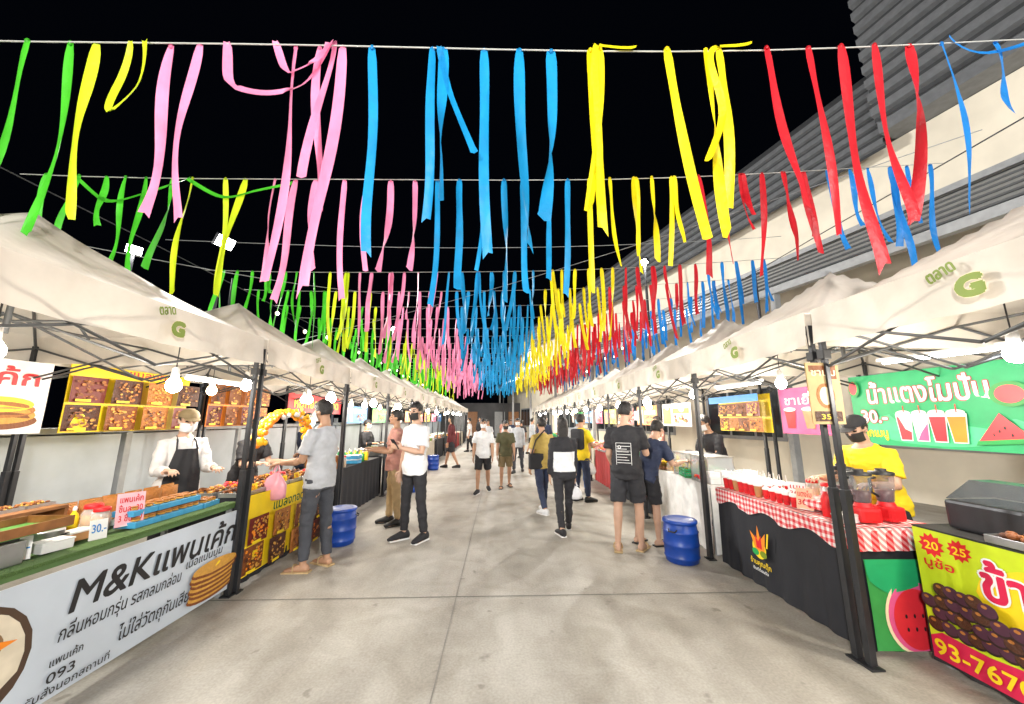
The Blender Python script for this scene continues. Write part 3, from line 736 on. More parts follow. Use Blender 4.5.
m=MB(); GRT=mat('green_tray',H('4f8a3c'),.5)
m.box((0,0,.008),(.26,.34,.016),GRT,.003)
for sx,sy,a,b in ((.13,0,.008,.34),(-.13,0,.008,.34),(0,.17,.26,.008),(0,-.17,.26,.008)): m.box((sx,sy,.03),(a,b,.05),WOOD)
single(m,'serving_tray','shallow green tray with wooden rim','tray',TM(-2.6,2.2,.95,0))
banner('shop_banner','white hanging banner showing stacked pancakes','banner',(-4.5,2.7,1.42),'+X',1.15,.68,WHITE,
  [('t','แพนเค้ก',.1,.45,.95,.2,REDP,{'b':.03}),('e',.8,.12,.3,.08,BRN[1]),('e',.8,.17,.28,.08,BRN[3]),('e',.8,.22,.27,.075,BRN[2]),('e',.8,.27,.25,.07,YELP),('t','ชิ้นละ 30.-',.12,.35,.5,.09,BLACK)])
def foodgrid(w,h,nx,ny,bg,title=None,ht=.0):
    out=[('r',0,0,w,h,bg)]
    cw=w/nx; ch=(h-ht)/ny
    for i in range(nx):
        for j in range(ny):
            x=i*cw+.012; y=j*ch+.012
            bm_=R.choice([BRN[0],BRN[1],BRN[2],mat('dark_red_food',H('6a1c10'),.5)])
            out.append(('r',x,y,x+cw-.024,y+ch-.024,bm_))
            out+=heap(x,y,cw-.024,ch-.024,[R.choice(BRN),R.choice(BRN),R.choice([BRN[3],ORNG,BRN[1]])],46,.035)
            out.append(('r',x+cw*.1,y+.01,x+cw*.5,y+.035,YELP))
    if title: out+=title
    return out
banner('food_banner','yellow banner with a grid of fried food photographs','banner',(-4.48,3.98,1.42),'+X',1.5,.72,YELP,foodgrid(1.5,.72,4,2,YELP,[('t','แมลงทอด',.4,.62,.7,.1,REDP,{'b':.03})],.12))
banner('food_banner','yellow banner with brown snack photographs on the stall front','banner',(-2.425,3.86,.08),'+X',1.3,.74,YELP,foodgrid(1.3,.74,4,2,YELP,[('t','แมลงทอด แม่ลำพูน',.08,.6,1.1,.12,mat('deep_green_print',H('205a28'),.5),{'b':.03})],.2))
table(-3.05,-2.45,3.88,5.5,.8,BLKCLOTH,'snack stall table behind a yellow food banner',skirt=True)
for i in range(6):
    for j in range(2): place(TRAYS[(i+j)%3],-2.6-.28*j,4.02+i*.27,.808,90+R.uniform(-3,3),.95)
for i in range(5): card(-2.5,4.05+i*.27,.82,70,.07,.09,['20.-'],YELP,'yellow card pricing fried snacks',REDP)
banner('food_banner','brown and orange food banner hung at the back of a stall','banner',(-4.46,5.85,1.45),'+X',1.25,.66,ORNG,foodgrid(1.25,.66,4,2,ORNG))
banner('shop_banner','red banner with yellow lettering hung between tents','banner',(-4.4,7.9,1.7),'+X',2.6,.42,REDP,[('t','หมูทอด ไก่ทอด',.2,.12,2.2,.28,YELP,{'b':.03})])
m=MB(); YB=mat('yellow_balloon',H('f5b91e'),.35,var=.05); OB=mat('orange_balloon',H('e8851c'),.35,var=.05)
for i in range(40):
    t=i/39; a=math.pi*(.02+.96*t); p=Vector((-2.75+.05*math.sin(i*2.3),4.95-.55*math.cos(a),1.22+.42*math.sin(a)**.8))
    q=.036+.012*math.sin(i*1.7)
    m.ell(p,(q,q,q*1.1),(YB if i%3 else OB),12,8)
    m.ell(p+Vector((.04,.02*math.sin(i),.03*math.cos(i*2))),(.028,.028,.032),(OB,YB,W)[i%3],10,7)
m.tube([(-2.75,4.41,.81),(-2.75,4.41,1.25)],.008,STEEL,6); m.tube([(-2.75,5.49,.81),(-2.75,5.49,1.25)],.008,STEEL,6)
single(m,'balloon_garland','arch of yellow and orange balloons over a snack table','balloon arch')
cl=[BLKCLOTH,BLKCLOTH,mat('navy_table_cloth',(.02,.03,.09),.8),mat('red_table_cloth',(.35,.03,.03),.8),mat('cream_table_cloth',(.5,.45,.36),.8)]
SIGNC=[(REDP,YELP),(YELP,REDP),(PINKP,WHITE),(BLUEP,WHITE),(GREENP,YELP),(WHITE,ORNG),(ORNG,CREAM)]
kinds=CUPS+TRAYS+BOXES+JARS+BOTS+[BAGK,POT,BASK,CRATE]
def stock(xa,xb,ya,yb,z):
    y=ya+.1
    while y<yb-.08:
        x=xa+.1
        row=R.choice(kinds); wd=.2 if row in TRAYS or row in (POT,BASK,CRATE) else .11
        while x<xb-.06:
            sc=R.uniform(.85,1.05)*(.75 if row in(POT,CRATE) else 1)
            place(row,x,y,z,90+R.uniform(-14,14),sc); 
            if row in BOXES: place(row,x,y,z+.076*sc,90+R.uniform(-10,10),sc)
            x+= wd+.1 if wd>.15 else wd
        y+= .37 if wd>.15 else (.12 if row in CUPS else .2)
for i,yc in enumerate(LY[2:]):
    if yc>4.9:
        table(-3.1,-2.5,yc-1.0,yc+1.0,.78,cl[0 if i<3 else i%5],'market stall table draped in cloth to the floor')
        if yc<20: stock(-3.1,-2.5,yc-1,yc+1,.79)
    if yc>8 :
        a,b=SIGNC[i%7]
        it=[('r',.05,.05,.5,.45,b),('r',.6,.3,1.5,.42,b)]+heap(.6,.03,.9,.25,BRN+[b],14,.1)
        if yc>10.5: banner('shop_banner','coloured food banner hung at the back of a stall','banner',(-4.3,yc-.85,1.45),'+X',1.7,.5,a,it,group='stall back banners')
# ---- right stall one
table(2.46,3.1,2.72,4.3,.79,BLKCLOTH,'drinks stall table draped in black cloth with an emblem',front='-X')
m=MB(); 
m.grid(lambda u,v:Vector((0.0+.010*math.sin(u*40+math.sin(u*17)*2)*(1-v),(u-.5)*1.62,(-.13-.03*math.sin(u*21))*(1-v))),70,5,GING)
tc=root('gingham_tablecloth','red and white gingham cloth laid over a table','tablecloth',TM(2.44,3.51,.80))
link('overhang',m.mesh(),tc)
m=MB(); m.grid(lambda u,v:Vector((u*.68,(v-.5)*1.62,.004+.003*math.sin(u*20+v*30))),10,40,GING); link('top_sheet',m.mesh(),tc)
m=MB(); m.grid(lambda u,v:Vector((u*.68,-.812+.008*math.sin(u*40)*(1-v),-.15*(1-v))),20,5,GING); link('side_overhang',m.mesh(),tc)
em=[('e',0,.02,.09,.09,YELP),('p',[(-.05,0),(-.11,.15),(-.02,.09),(0,.22),(.03,.1),(.1,.17),(.07,.0)],ORNG),('p',[(-.03,.02),(-.04,.13),(.0,.08),(.04,.14),(.04,.02)],REDP),('e',-.05,-.02,.045,.03,GREENP),('e',.055,-.02,.045,.03,LIME),
    ('p',[(.1,.05),(.13,.18),(.15,.18),(.12,.05)],YELP),('t','ร้านคุณตุ๊ก',-.13,-.13,.27,.06,YELP,{'b':.01}),('t','ยินดีต้อนรับ',-.1,-.18,.2,.035,WHITE)]
e=link('cloth_emblem',art(em,None).mesh(),None,frame((2.412,3.62,.36),'-X')); tag(e,'yellow and orange sun fruit emblem on black tablecloth','emblem')
for i in range(7):
    for j in range(4):
        place(CUPS[0] if (i+j)%4 else CUPS[3],2.53+j*.1,3.72+i*.085,.81,R.uniform(0,360),1)
for i in range(5):
    for j in range(2): place(CUPS[0],2.55+j*.1,3.3+i*.085,.81,R.uniform(0,360),.8)
m=MB(); m.box((0,0,.05),(.3,.3,.08),GING,.03); single(m,'folded_cloth','folded red gingham cloth stacked on the table','cloth',TM(2.72,3.16,.815,8))
place(BLB,2.72,2.98,.81,200); place(BLR,2.70,2.82,.81,170,.95); place(BLR,2.90,2.84,.81,190,.95)
place(JARS[1],2.95,3.4,.81); place(JARS[0],2.98,3.6,.81); place(BOTS[0],2.56,2.98,.81); place(BOXES[2],2.55,2.82,.81,20,.8)
card(2.6,3.33,.81,-60,.13,.2,['เมนู','30.-','ทุกเมนู'],WHITE,'white menu card with prices',REDP,'menu_card')
card(2.56,3.2,.81,-60,.12,.17,['แตงโม','30.-'],mat('peach_card',H('f2c0a0'),.6),'peach coloured menu card',REDP,'menu_card')
WG=mat('watermelon_green',H('3a9a4c'),.5)
def clipe(cx,cy,rx,ry,m,w=.4,h=.6,n=36):
    return ('p',[(min(w,max(0,cx+rx*math.cos(2*math.pi*i/n))),min(h,max(0,cy+ry*math.sin(2*math.pi*i/n)))) for i in range(n)],m)
banner('watermelon_banner','pink and green watermelon panel on the table side','banner',(2.52,2.69,.04),'-Y',.4,.56,WG,
  [clipe(.28,.62,.35,.30,MINT,h=.56),clipe(.30,.2,.22,.24,CREAM,h=.56),clipe(.30,.2,.20,.22,PINKP,h=.56),clipe(.30,.19,.165,.185,MELON,h=.56)]+[('e',.22+.06*(k%3),.13+.08*(k//3),.008,.013,BLACK) for k in range(6)])
DPK=mat('magenta_red_print',H('b01030'),.5)
wm=[('r',0,0,1.62,.8,MINT),('e',.85,.2,.7,.18,mat('bright_green_print',H('4cc48a'),.5)),
    ('t','น้ำแตงโมปั่น',.20,.47,1.12,.29,WHITE,{'b':.018,'o':(DPK,.045)}),
    ('t','30.-',.1,.25,.3,.2,WHITE,{'b':.03,'o':(DPK,.07)}),('t','ทุกเมนู',.1,.09,.28,.13,YELP,{'b':.02})]
for k in range(4):
    x=.52+k*.16; wm+=[('p',[(x-.008,.06),(x+.108,.06),(x+.133,.34),(x-.033,.34)],WHITE),('p',[(x,.07),(x+.1,.07),(x+.122,.31),(x-.022,.31)],[MELON,PINKP,MELON,ORNG][k]),('e',x+.05,.35,.075,.03,WHITE),('r',x+.055,.35,x+.065,.43,REDP)]
wm+=[('p',[(1.18,.08),(1.55,.12),(1.36,.34)],MELON),('p',[(1.16,.05),(1.57,.09),(1.55,.13),(1.18,.09)],GREENP),('e',1.46,.5,.14,.11,WG),('e',1.46,.5,.1,.08,MELON),('e',.07,.65,.07,.10,GREENP),('e',.06,.66,.05,.08,MELON)]
wm+=[('e',1.3+.04*i,.15+.03*(i%3),.008,.014,BLACK) for i in range(4)]
banner('shop_banner','green watermelon smoothie banner with cup pictures','banner',(4.38,4.5,1.27),'-X',1.62,.8,MINT,wm)
banner('shop_banner','pink drinks banner hung at the back of a stall','banner',(4.3,5.6,1.35),'-X',.85,.66,PINKP,[('t','ชาเย็น',.1,.42,.6,.17,WHITE,{'b':.02}),('p',[(.12,.08),(.26,.08),(.3,.34),(.08,.34)],REDP),('p',[(.46,.08),(.6,.08),(.64,.34),(.42,.34)],MILK),('e',.19,.35,.12,.03,WHITE),('e',.53,.35,.12,.03,WHITE)])
banner('food_banner','yellow and blue food banner at the back of a stall','banner',(4.3,7.2,1.35),'-X',1.4,.62,YELP,foodgrid(1.4,.62,4,2,YELP,[('r',0,.5,1.4,.62,BLUEP)],.12))
AG=mat('aged_beige_print',H('c2a878'),.7)
hs=[('r',0,0,.24,.44,AG),('r',.02,.32,.22,.42,BRN[1]),('t','ชานม',.03,.345,.18,.07,CREAM,{'b':.02}),('e',.12,.2,.07,.09,BRN[2]),('e',.12,.2,.045,.065,CREAM),('r',.02,.02,.22,.09,BRN[0]),('t','35.-',.06,.035,.12,.05,YELP)]
banner('hanging_sign','small beige and brown paper menu sign tied to tent pole','sign',(2.22,2.60,1.52),'-Y',.24,.44,AG,hs,wav=.002)
table(2.84,3.5,1.2,2.62,.84,mat('black_stall_cloth',(.02,.02,.022),.7),'dark cloth stall table behind a red and yellow banner',front='-X')
YG=mat('yellow_green_print',H('c4d81c'),.5,var=.1); RPK=mat('pink_red_print',H('d01848'),.5)
yb=[('r',0,0,1.42,.78,YG),('e',.8,.5,.5,.22,YELP),('s',.10,.69,.075,REDP),('s',.25,.70,.065,REDP),('p',[(0,.17),(0,.0),(1.42,0),(1.42,.17),(.7,.20),(.3,.155)],RPK),
    ('t','20',.06,.665,.08,.07,YELP,{'b':.02}),('t','25',.215,.675,.07,.065,YELP,{'b':.02}),('t','บูช้อ',.04,.56,.17,.07,REDP,{'b':.02}),('t','ข้าวเหนียว',.33,.48,.92,.25,RPK,{'b':.03,'o':(WHITE,.07)}),
    ('t','ไส้ถั่วดำ',.6,.27,.55,.14,mat('purple_print',H('52206a'),.5),{'b':.02}),('t','93-7670',.02,.035,.46,.125,YELP,{'b':.02}),('t','อร่อย',.75,.04,.3,.12,WHITE,{'b':.02})]
DK=mat('black_rice_ball',H('2a1410'),.4); DK2=mat('purple_rice_ball',H('4a2438'),.4)
for k in range(26):
    row=k//7; x=.06+.07*(k%7)+.03*(row%2)+R.uniform(-.014,.014); y=.225+.072*row+R.uniform(-.014,.014)
    if row==3: x=.15+.07*(k%7)*.8
    yb+=[('e',x,y-.01,.046,.038,DK),('e',x,y,.044,.036,DK2 if k%3 else BRN[0]),('e',x-.012,y+.013,.014,.009,BRN[2])]
banner('shop_banner','yellow and red printed banner with dark rice balls','banner',(2.81,2.6,.06),'-X',1.42,.78,YG,yb,wav=.004)
m=MB(); m.box((0,0,.09),(.36,.40,.18),STEEL,.02); r=root('steamer_box','dark steel steamer box with sloping glass lid','steamer',TM(3.16,2.33,.85,0)); link('body',m.mesh(),r)
m=MB(); m.add([(-.17,-.19,.185),(.17,-.19,.185),(.17,.19,.185),(-.17,.19,.185),(0.02,-.19,.3),(.17,-.19,.3),(.17,.19,.3),(.02,.19,.3)],[[0,1,5,4],[3,2,6,7],[0,4,7,3],[4,5,6,7],[1,2,6,5]],mat('smoked_glass',(.05,.06,.07),.1,alpha=.7)); link('lid',m.mesh(),r)
place(POT,3.1,1.85,.85,0,1); place(TRAYS[0],2.96,2.06,.85,90)
for i,yc in enumerate(RY[3:]):
    table(2.5,3.1,yc-.85,yc+.85,.78,[W,BLKCLOTH][i%2] if i<2 else cl[(i+1)%5],'market stall table draped in cloth to the floor',front='-X')
    if yc<19: stock(2.5,3.1,yc-.85,yc+.85,.79)
    if yc>9:
        a,b=SIGNC[(i+3)%7]
        banner('shop_banner','coloured food banner hung at the back of a stall','banner',(4.3,yc+.75,1.4),'-X',1.5,.55,a,[('r',.05,.05,.5,.45,b),('r',.6,.3,1.4,.42,b)]+heap(.6,.03,.8,.25,BRN+[b],14,.1),group='stall back banners')
for yy in (4.85,5.35):
    r=root('glass_display_case','clear glass food display case on a stall table','display case',TM(2.72,yy,.79)); m=MB()
    for sx in (-1,1):
        for sy in (-1,1): m.box((sx*.16,sy*.2,.15),(.012,.012,.3),ALU)
    m.box((0,0,.305),(.34,.42,.012),ALU); m.box((0,0,.008),(.34,.42,.014),ALU); link('frame',m.mesh(),r)
    m=MB(); m.box((0,0,.155),(.326,.406,.284),CLEAR); link('glass',m.mesh(),r)
place(BARREL,-2.03,5.14,0,10,.88); place(BARREL,2.05,4.42,0,40,.9); place(BARREL,-1.95,8.6,0,10,.85); place(BARREL,-2.1,12.2,0,10,.9)
# ---------------------------------------------------------------- lamps
for i,yc in enumerate(LY[1:]):
    if yc<20:
        bulb(-2.95,yc-.45,2.02,BULB,85 if yc<12 else 105,s=1.6 if yc<6 else 2.1)
        bulb(-2.7,yc+.5,1.9,BULBW if i%2 else BULB,0,s=1.5)
        if i<5: bulb(-3.6,yc-.1,1.98,BULBW,0,s=1.5)
    else: bulb(-2.8,yc,2.02,BULB,100,s=2)
for i,yc in enumerate(RY[1:]):
    if yc<20:
        bulb(3.0,yc+.3,2.0,BULB,75 if yc<12 else 95,s=1.45 if yc<6 else 2.1)
        if i%2: bulb(2.75,yc-.4,1.85,BULBW,0,s=1.5)
    elif i%2==0: bulb(2.9,yc,2.02,BULB,120,s=2)
for (x,y,z,rz,l) in ((3.7,2.9,2.08,10,.9),(3.2,4.9,2.0,0,.9),(-3.6,4.8,2.02,0,.9)):
    r=root('tube_light','white glowing fluorescent tube fixed under the tent','light',TM(x,y,z,rz)); link('tube',MB().cyl((0,-l/2,0),(0,l/2,0),.014,TUBE,10).mesh(),r); link('fitting',MB().box((0,0,.03),(.05,l+.08,.03),PLASTW,.004).mesh(),r)
def flood(x,y,z,tx,ty,tz,P,size,col=(1,.97,.92),label='bright white floodlight on a tall steel pole'):
    r=root('flood_light',label,'street lamp',TM(x,y,0)); 
    m=MB(); m.tube([(0,0,0),(0,0,z)],[.07,.045],STEEL,10); m.box((0,0,.01),(.3,.3,.02),STEEL); link('pole',m.mesh(),r)
    D=(Vector((tx,ty,tz))-Vector((x,y,z))).normalized(); q=D.to_track_quat('-Z','Y').to_matrix()
    h=MB(); h.box(Vector((0,0,z)),(size,size*.7,.12),STEEL,.02,rot=q); link('lamp_housing',h.mesh(),r)
    h=MB(); h.box(Vector((0,0,z))+D*.065,(size*.9,size*.6,.01),mat('lit_flood_glass',(1,.98,.95),emit=60),0,rot=q); link('lamp_glass',h.mesh(),r)
    l=bpy.data.lights.new('lamp','AREA'); l.shape='RECTANGLE'; l.size=size*.9; l.size_y=size*.6; l.energy=P; l.color=col
    o=bpy.data.objects.new('lamp_light',l); COL.objects.link(o); o.parent=r; o.matrix_local=Matrix.Translation(Vector((0,0,z))+D*.09)@q.to_4x4()
flood(-3.2,-4.5,3.7,-.2,4.5,1.4,740,.8); flood(3.4,-4.5,4.1,1.6,5,2.2,740,.8)  # unseen pair behind the camera, added as frontal fill for aisle and streamers
flood(-9.4,12,7.5,0,9,2,1700,.6); flood(-11.5,11.2,6.8,0,3,1,650,.4)
flood(5.2,12.4,7.2,0,10,1,600,.3,label='small bright floodlight mounted above the warehouse roof')
flood(-6.5,22,7,0,20,2,1200,.4); 
flood(.3,32.2,6.6,0,22,1,900,.3)
# ---------------------------------------------------------------- wires and streamers
SCOL={}
for n,c in (('green','46b52a'),('lime','c8dc28'),('pink','ee8cb4'),('blue','1790cc'),('yellow','f2e01c'),('red','c8202c'),('deepblue','1f80d0')):
    SCOL[n]=mat('ribbon_'+n,H(c),.45,var=.18,scale=5,bump=.5,bscale=18,trans=.42)
def ribbon(mb,pts,w,phis,m,cut=.3):
    n=len(pts); vs=[];fs=[]
    for i,p in enumerate(pts):
        p=Vector(p); a=phis[i]; ax=Vector((math.cos(a),math.sin(a),0)); t=Vector(pts[min(i+1,n-1)])-Vector(pts[max(i-1,0)])
        if abs(t.z)<t.length*.55: ax=(ax*.35+Vector((0,.25,1))).normalized()
        nn=Vector((-math.sin(a),math.cos(a),0)); ww=w/2*(.7 if i==0 else (.95 if i==1 else 1))
        off=Vector((0,0,cut*w)) if i==n-1 else Vector()
        vs+= [p-ax*ww,p+nn*w*.12,p+ax*ww+off]
    for i in range(n-1):
        for k in (0,1): fs.append([3*i+k,3*i+k+1,3*i+4+k,3*i+3+k])
    mb.add(vs,fs,m,True)
VAR={}
def variants(cn):
    if cn not in VAR:
        VAR[cn]=[]
        for k in range(14):
            r=random.Random(k*31+len(cn)*5)
            n=18; pts=[];ph=[]; sw=r.uniform(-.07,.07); tw=r.choice([0,.2,-.3,.5,-.6,.1,.8,-2.4,3.1]) ; a0=r.uniform(-.45,.45); fr=r.uniform(2,6)
            for i in range(n+1):
                t=i/n; pts.append((sw*t*t*1.2+.018*math.sin(t*fr+k)*t,.06*math.sin(t*4+k)*t,-t)); ph.append(a0+tw*t**1.3+.25*math.sin(t*8+k))
            mb=MB(); ribbon(mb,pts,r.uniform(.052,.074),ph,SCOL[cn],r.uniform(-.8,.8)); 
            mb.ell((0,0,0),(.016,.012,.013),SCOL[cn],8,6)
            VAR[cn].append(mb.mesh('ribbon'))
    return VAR[cn]
def ropez(x,y): return 4.2+.035*x+.0055*x*x-(.0 if y<5 else .02)
def bandcol(x,row):
    k=1.1
    if x<-3.2*k: return 'green'
    if x<-2.6*k: return 'green' if rs.random()<.45 else 'lime'
    if x<-2.4*k: return 'lime'
    if x<-.95: return 'pink'
    if x<.85: return 'blue'
    if x<2.1: return 'yellow'
    if x<3.75: return 'red'
    return 'deepblue'
rows=[2.25,3.74,6.3,7.3]+[8.35+1.05*i for i in range(15)]
rs=random.Random(5)
cnt=0; far=MB()
CAB=mat('pale_wire',(.45,.45,.42),.6)
def put_streamer(cn,xx,y,LL,wm_=1,me=None,tilt=None,rot=None):
    global cnt
    me=me or rs.choice(variants(cn)); z=ropez(xx,y)
    M=Matrix.Translation((xx,y+rs.uniform(-.01,.01),z))@Matrix.Rotation(rs.uniform(-.055,.055) if tilt is None else tilt,4,'Y')@Matrix.Rotation(rs.uniform(-.06,.06),4,'X')@Matrix.Rotation(rs.uniform(-.3,.3)+(math.pi if rs.random()<.5 else 0),4,'Z')@Matrix.Diagonal((wm_*rs.uniform(.85,1.15),1,LL,1))
    if cnt<292:
        o=link('streamer',me,None,M); nm={'lime':'yellow-green','deepblue':'bright blue'}.get(cn,cn)
        tag(o,'long %s fabric ribbon streamer hanging from a wire'%nm,'streamer','ribbon streamers hung on wires'); cnt+=1
    else: far.add([M@v.co for v in me.vertices],[list(p.vertices) for p in me.polygons],SCOL[cn],True)
R1=[('green',-3.75,.7),('green',-3.52,1.5),('green',-3.3,1.55),('green',-3.02,1.5),('lime',-2.85,1.3),('pink',-2.34,1.25),('pink',-2.13,1.35),('pink',-1.47,1.75),('pink',-1.3,1.2),('pink',-1.14,1.8),
    ('blue',-.93,1.55),('blue',-.5,1.3),('blue',-.42,1.2),('blue',-.13,1.55),('blue',.13,1.5),('blue',.36,1.4),('yellow',.65,1.4),('yellow',.72,1.25),('yellow',1.22,1.55),('yellow',1.52,1.5),('yellow',1.62,1.25),
    ('red',1.98,1.35),('red',2.31,1.5),('red',2.56,1.75),('red',2.82,1.45),('red',3.11,1.4),('deepblue',3.36,1.4),('deepblue',3.8,.6)]
for ri,y in enumerate(rows):
    w=MB(); w.tube([(x,y+.02*math.sin(x),ropez(x,y)) for x in [-5.2+i*.65 for i in range(17)]],.005,CAB,5); single(w,'streamer_wire','thin pale wire stretched across the market aisle','wire',None,'wires carrying ribbon streamers')
    if ri==0:
        for cn,x,L_ in R1: put_streamer(cn,x,y,L_,1.08)
        continue
    x=-4.9; xe=5.1
    while x<xe:
        cn=bandcol(x,ri)
        L_=rs.uniform(1.05,1.5) if ri<2 else rs.uniform(.9,1.4)
        if abs(x)>3.4: L_*=.85
        if rs.random()<.08: L_*=.6
        for q in range(2 if rs.random()<.12 else 1): put_streamer(cn,x+q*.03,y,L_*(1 if q==0 else .8),1.0)
        x+=rs.uniform(.2,.36) if ri<2 else rs.uniform(.19,.34)
single(far,'distant_streamers','mass of multicoloured ribbon streamers hanging further down','streamers',kind='stuff')
def loop(pts,w,cn,y,label,phi=0):
    P=[]; 
    n=len(pts)
    for i in range((n-1)*6+1):
        t=i/6; k=min(int(t),n-2); f=t-k; p0,p1,p2,p3=[Vector((*pts[max(0,min(n-1,k+q))],0)) for q in(-1,0,1,2)]
        v=.5*((2*p1)+(p2-p0)*f+(2*p0-5*p1+4*p2-p3)*f*f+(3*p1-p0-3*p2+p3)*f**3); P.append((v.x,y+.03*math.sin(i*.4)-.03,v.y))
    mb=MB(); ribbon(mb,P,w,[phi+.5*math.sin(i*.25) for i in range(len(P))],SCOL[cn]); 
    single(mb,'streamer',label,'streamer',None,'ribbon streamers hung on wires')
loop([(-1.93,4.16),(-1.88,3.85),(-1.6,3.72),(-1.38,3.86),(-1.22,4.18)],.06,'pink',2.25,'pink ribbon streamer tangled into a drooping loop')
loop([(-1.6,4.18),(-1.5,3.95),(-1.3,3.98),(-1.2,4.2),(-1.24,3.7),(-1.3,3.1)],.055,'pink',2.25,'pink ribbon streamer tangled over its wire')
loop([(.98,4.23),(.75,4.25),(.66,4.1),(.68,3.4),(.66,2.95)],.045,'yellow',2.25,'yellow ribbon streamer knotted around its wire')
loop([(1.85,4.3),(1.62,4.28),(1.5,4.1),(1.58,3.7),(1.42,3.3)],.05,'yellow',2.25,'yellow ribbon streamer knotted around its wire')
loop([(-2.58,4.14),(-2.62,3.8),(-2.58,3.55),(-2.5,3.8),(-2.48,4.14)],.04,'lime',2.25,'yellow-green ribbon streamer looped back onto wire')
loop([(-.45,4.18),(-.36,3.8),(-.18,3.3)],.05,'blue',2.25,'blue ribbon streamer blown sideways from its wire')
loop([(-4.6,4.15),(-4.2,3.85),(-3.7,3.95),(-3.4,4.14)],.05,'green',3.74,'green ribbon streamer draped in a low loop')
loop([(-3.4,4.12),(-3.0,3.92),(-2.6,3.98),(-2.3,4.1)],.045,'green',3.74,'green ribbon streamer draped in a low loop')
loop([(3.4,4.42),(3.7,4.3),(4.1,4.4),(4.4,4.6)],.05,'deepblue',2.25,'bright blue ribbon streamer draped along its wire')
for sx,z in ((-5.2,4.15),(5.2,4.53)):
    m=MB(); m.tube([(sx,y,z-.02*abs(math.sin(y*.52))) for y in [1+i*1.5 for i in range(18)]],.008,STEEL,5); single(m,'steel_cable','long steel cable holding the streamer wires','cable',None,'support cables')
    for y in (7,15,23):
        m=MB(); m.tube([(sx,y,0),(sx,y,z+.1)],[.035,.028],STEEL,8); m.box((sx,y,.01),(.16,.16,.02),STEEL); single(m,'steel_post','slim dark steel post behind the tents','post',None,'posts holding the cables')
for (a,b) in (((-5.2,5.5,4.3),(5.2,6.2,4.9)),((-5.2,2.9,3.3),(-1.5,9,4.6)),((-5.2,9,3.4),(5.3,3.4,4.7))):
    m=MB(); a=Vector(a);b=Vector(b); m.tube([a.lerp(b,i/12)-Vector((0,0,.18*math.sin(math.pi*i/12))) for i in range(13)],.005,GREYP,5); single(m,'overhead_cable','sagging electric cable strung over the tents','cable',None,'overhead cables')
SB=MB().ell((0,0,-.05),(.035,.035,.045),mat('festoon_bulb',(1,.85,.6),emit=14),10,7).mesh()
for sx,za,ya,n_ in ((4.7,4.3,9,15),(-4.9,3.9,8,14)):
    r=root('string_light','string of small warm bulbs above the tents','string lights',Matrix(),'string lights')
    m=MB(); m.tube([(sx,ya+i*1.2,za-.12*(i%2)) for i in range(n_)],.005,BLACK,5); link('flex',m.mesh(),r)
    for i in range(n_): o=link('bulb',SB,r); o.location=(sx,ya+i*1.2,za-.12*(i%2))
# ---------------------------------------------------------------- people placement
C=lambda n,c,**k:mat('cloth_'+n,c,.8,var=.12,scale=12,bump=.25,bscale=30,**k)
cW=C('white',(.66,.67,.69)); cB=C('black',(.016,.016,.02)); cG=C('grey',(.055,.06,.075)); cLG=C('light_grey',(.42,.44,.47)); cY=C('yellow',H('e6c81e')); cBe=C('beige',H('b39a72')); cOl=C('olive',H('4c4a30')); cNv=C('navy',(.02,.03,.07)); cPk=C('rose',H('b88478')); cKh=C('khaki',H('7a6a4c')); cBl=C('blue',H('2a5a9a')); cWn=C('wine',H('5a1c22'))
MKW=mat('mask_white',(.7,.72,.74),.7); MKB=mat('mask_black',(.02,.02,.02),.7); MKBL=mat('mask_blue',H('9cc4dc'),.7)
holdR=((.15,.1,-1),(-.45,.75,.45),38,(-.8,-.2,.3)); holdL=((-.15,.1,-1),(.45,.75,.35),38,(.8,-.2,.3))
bentR=((.2,.35,-1),(-.1,1,.12),35,(0,0,-1)); bentL=((-.2,.35,-1),(.1,1,.1),35,(0,0,-1))
p,e=person('man in white t-shirt and black trousers checking his phone',-1.14,5.22,140,1.79,legs=((3,2,.08),(-4,4,.07)),arms=(None,((-.12,.25,-1),(.55,.8,.25),40,(.7,-.3,.5))),head=(14,10),top=('tee',cW),bottom=('long',cB),mask=MKB,vox=.0075,skin=1,shoemat=cB)
ph=MB(); ph.box((0,0,0),(.075,.01,.15),BLACK,.004); single(ph,'mobile_phone','black mobile phone held in a raised hand','phone',Matrix.Translation(e[-1]+Vector((0,-.01,.03)))@Matrix.Rotation(rad(140),4,'Z')@Matrix.Rotation(-.6,4,'X'))
p,e=person('man in grey t-shirt with pink bag facing the snack stall',-1.98,4.34,78,1.77,legs=((-4,3,.04),(5,6,.04)),arms=(((.1,.3,-1),(-.15,1,.15),40,(0,0,-1)),((-.12,.3,-1),(.1,.9,-.1),42,(0,0,-1))),head=(8,10),top=('tee',C('pale_grey',(.46,.48,.52))),bottom=('long',cG),shoes='sandal',shoemat=cBe,mask=MKW,vox=.0075,skin=0)
plastic_bag(e[-1]+Vector((0.02,0,-.01)),mat('pink_polythene',H('e6a0b0'),.3,alpha=.9),'pink thin plastic carrier bag held in a hand',.26,.34)
person('person in rose patterned shirt browsing a stall table',-1.62,6.0,110,1.70,arms=(bentR,bentL),top=('tee',cPk),bottom=('long',cBe),hair='short',vox=.009)
bk=[('r',-.085,.2,.085,.203,WHITE)]
for k in range(7): bk.append(('r',-.08,.06+k*.032,.08-.02*(k%3),.066+k*.032,WHITE))
bk+=[('r',-.09,.04,-.085,.29,WHITE),('r',.085,.04,.09,.29,WHITE),('r',-.09,.29,.09,.295,WHITE),('e',-.045,.245,.02,.02,WHITE),('e',-.045,.245,.012,.012,BLACK)]
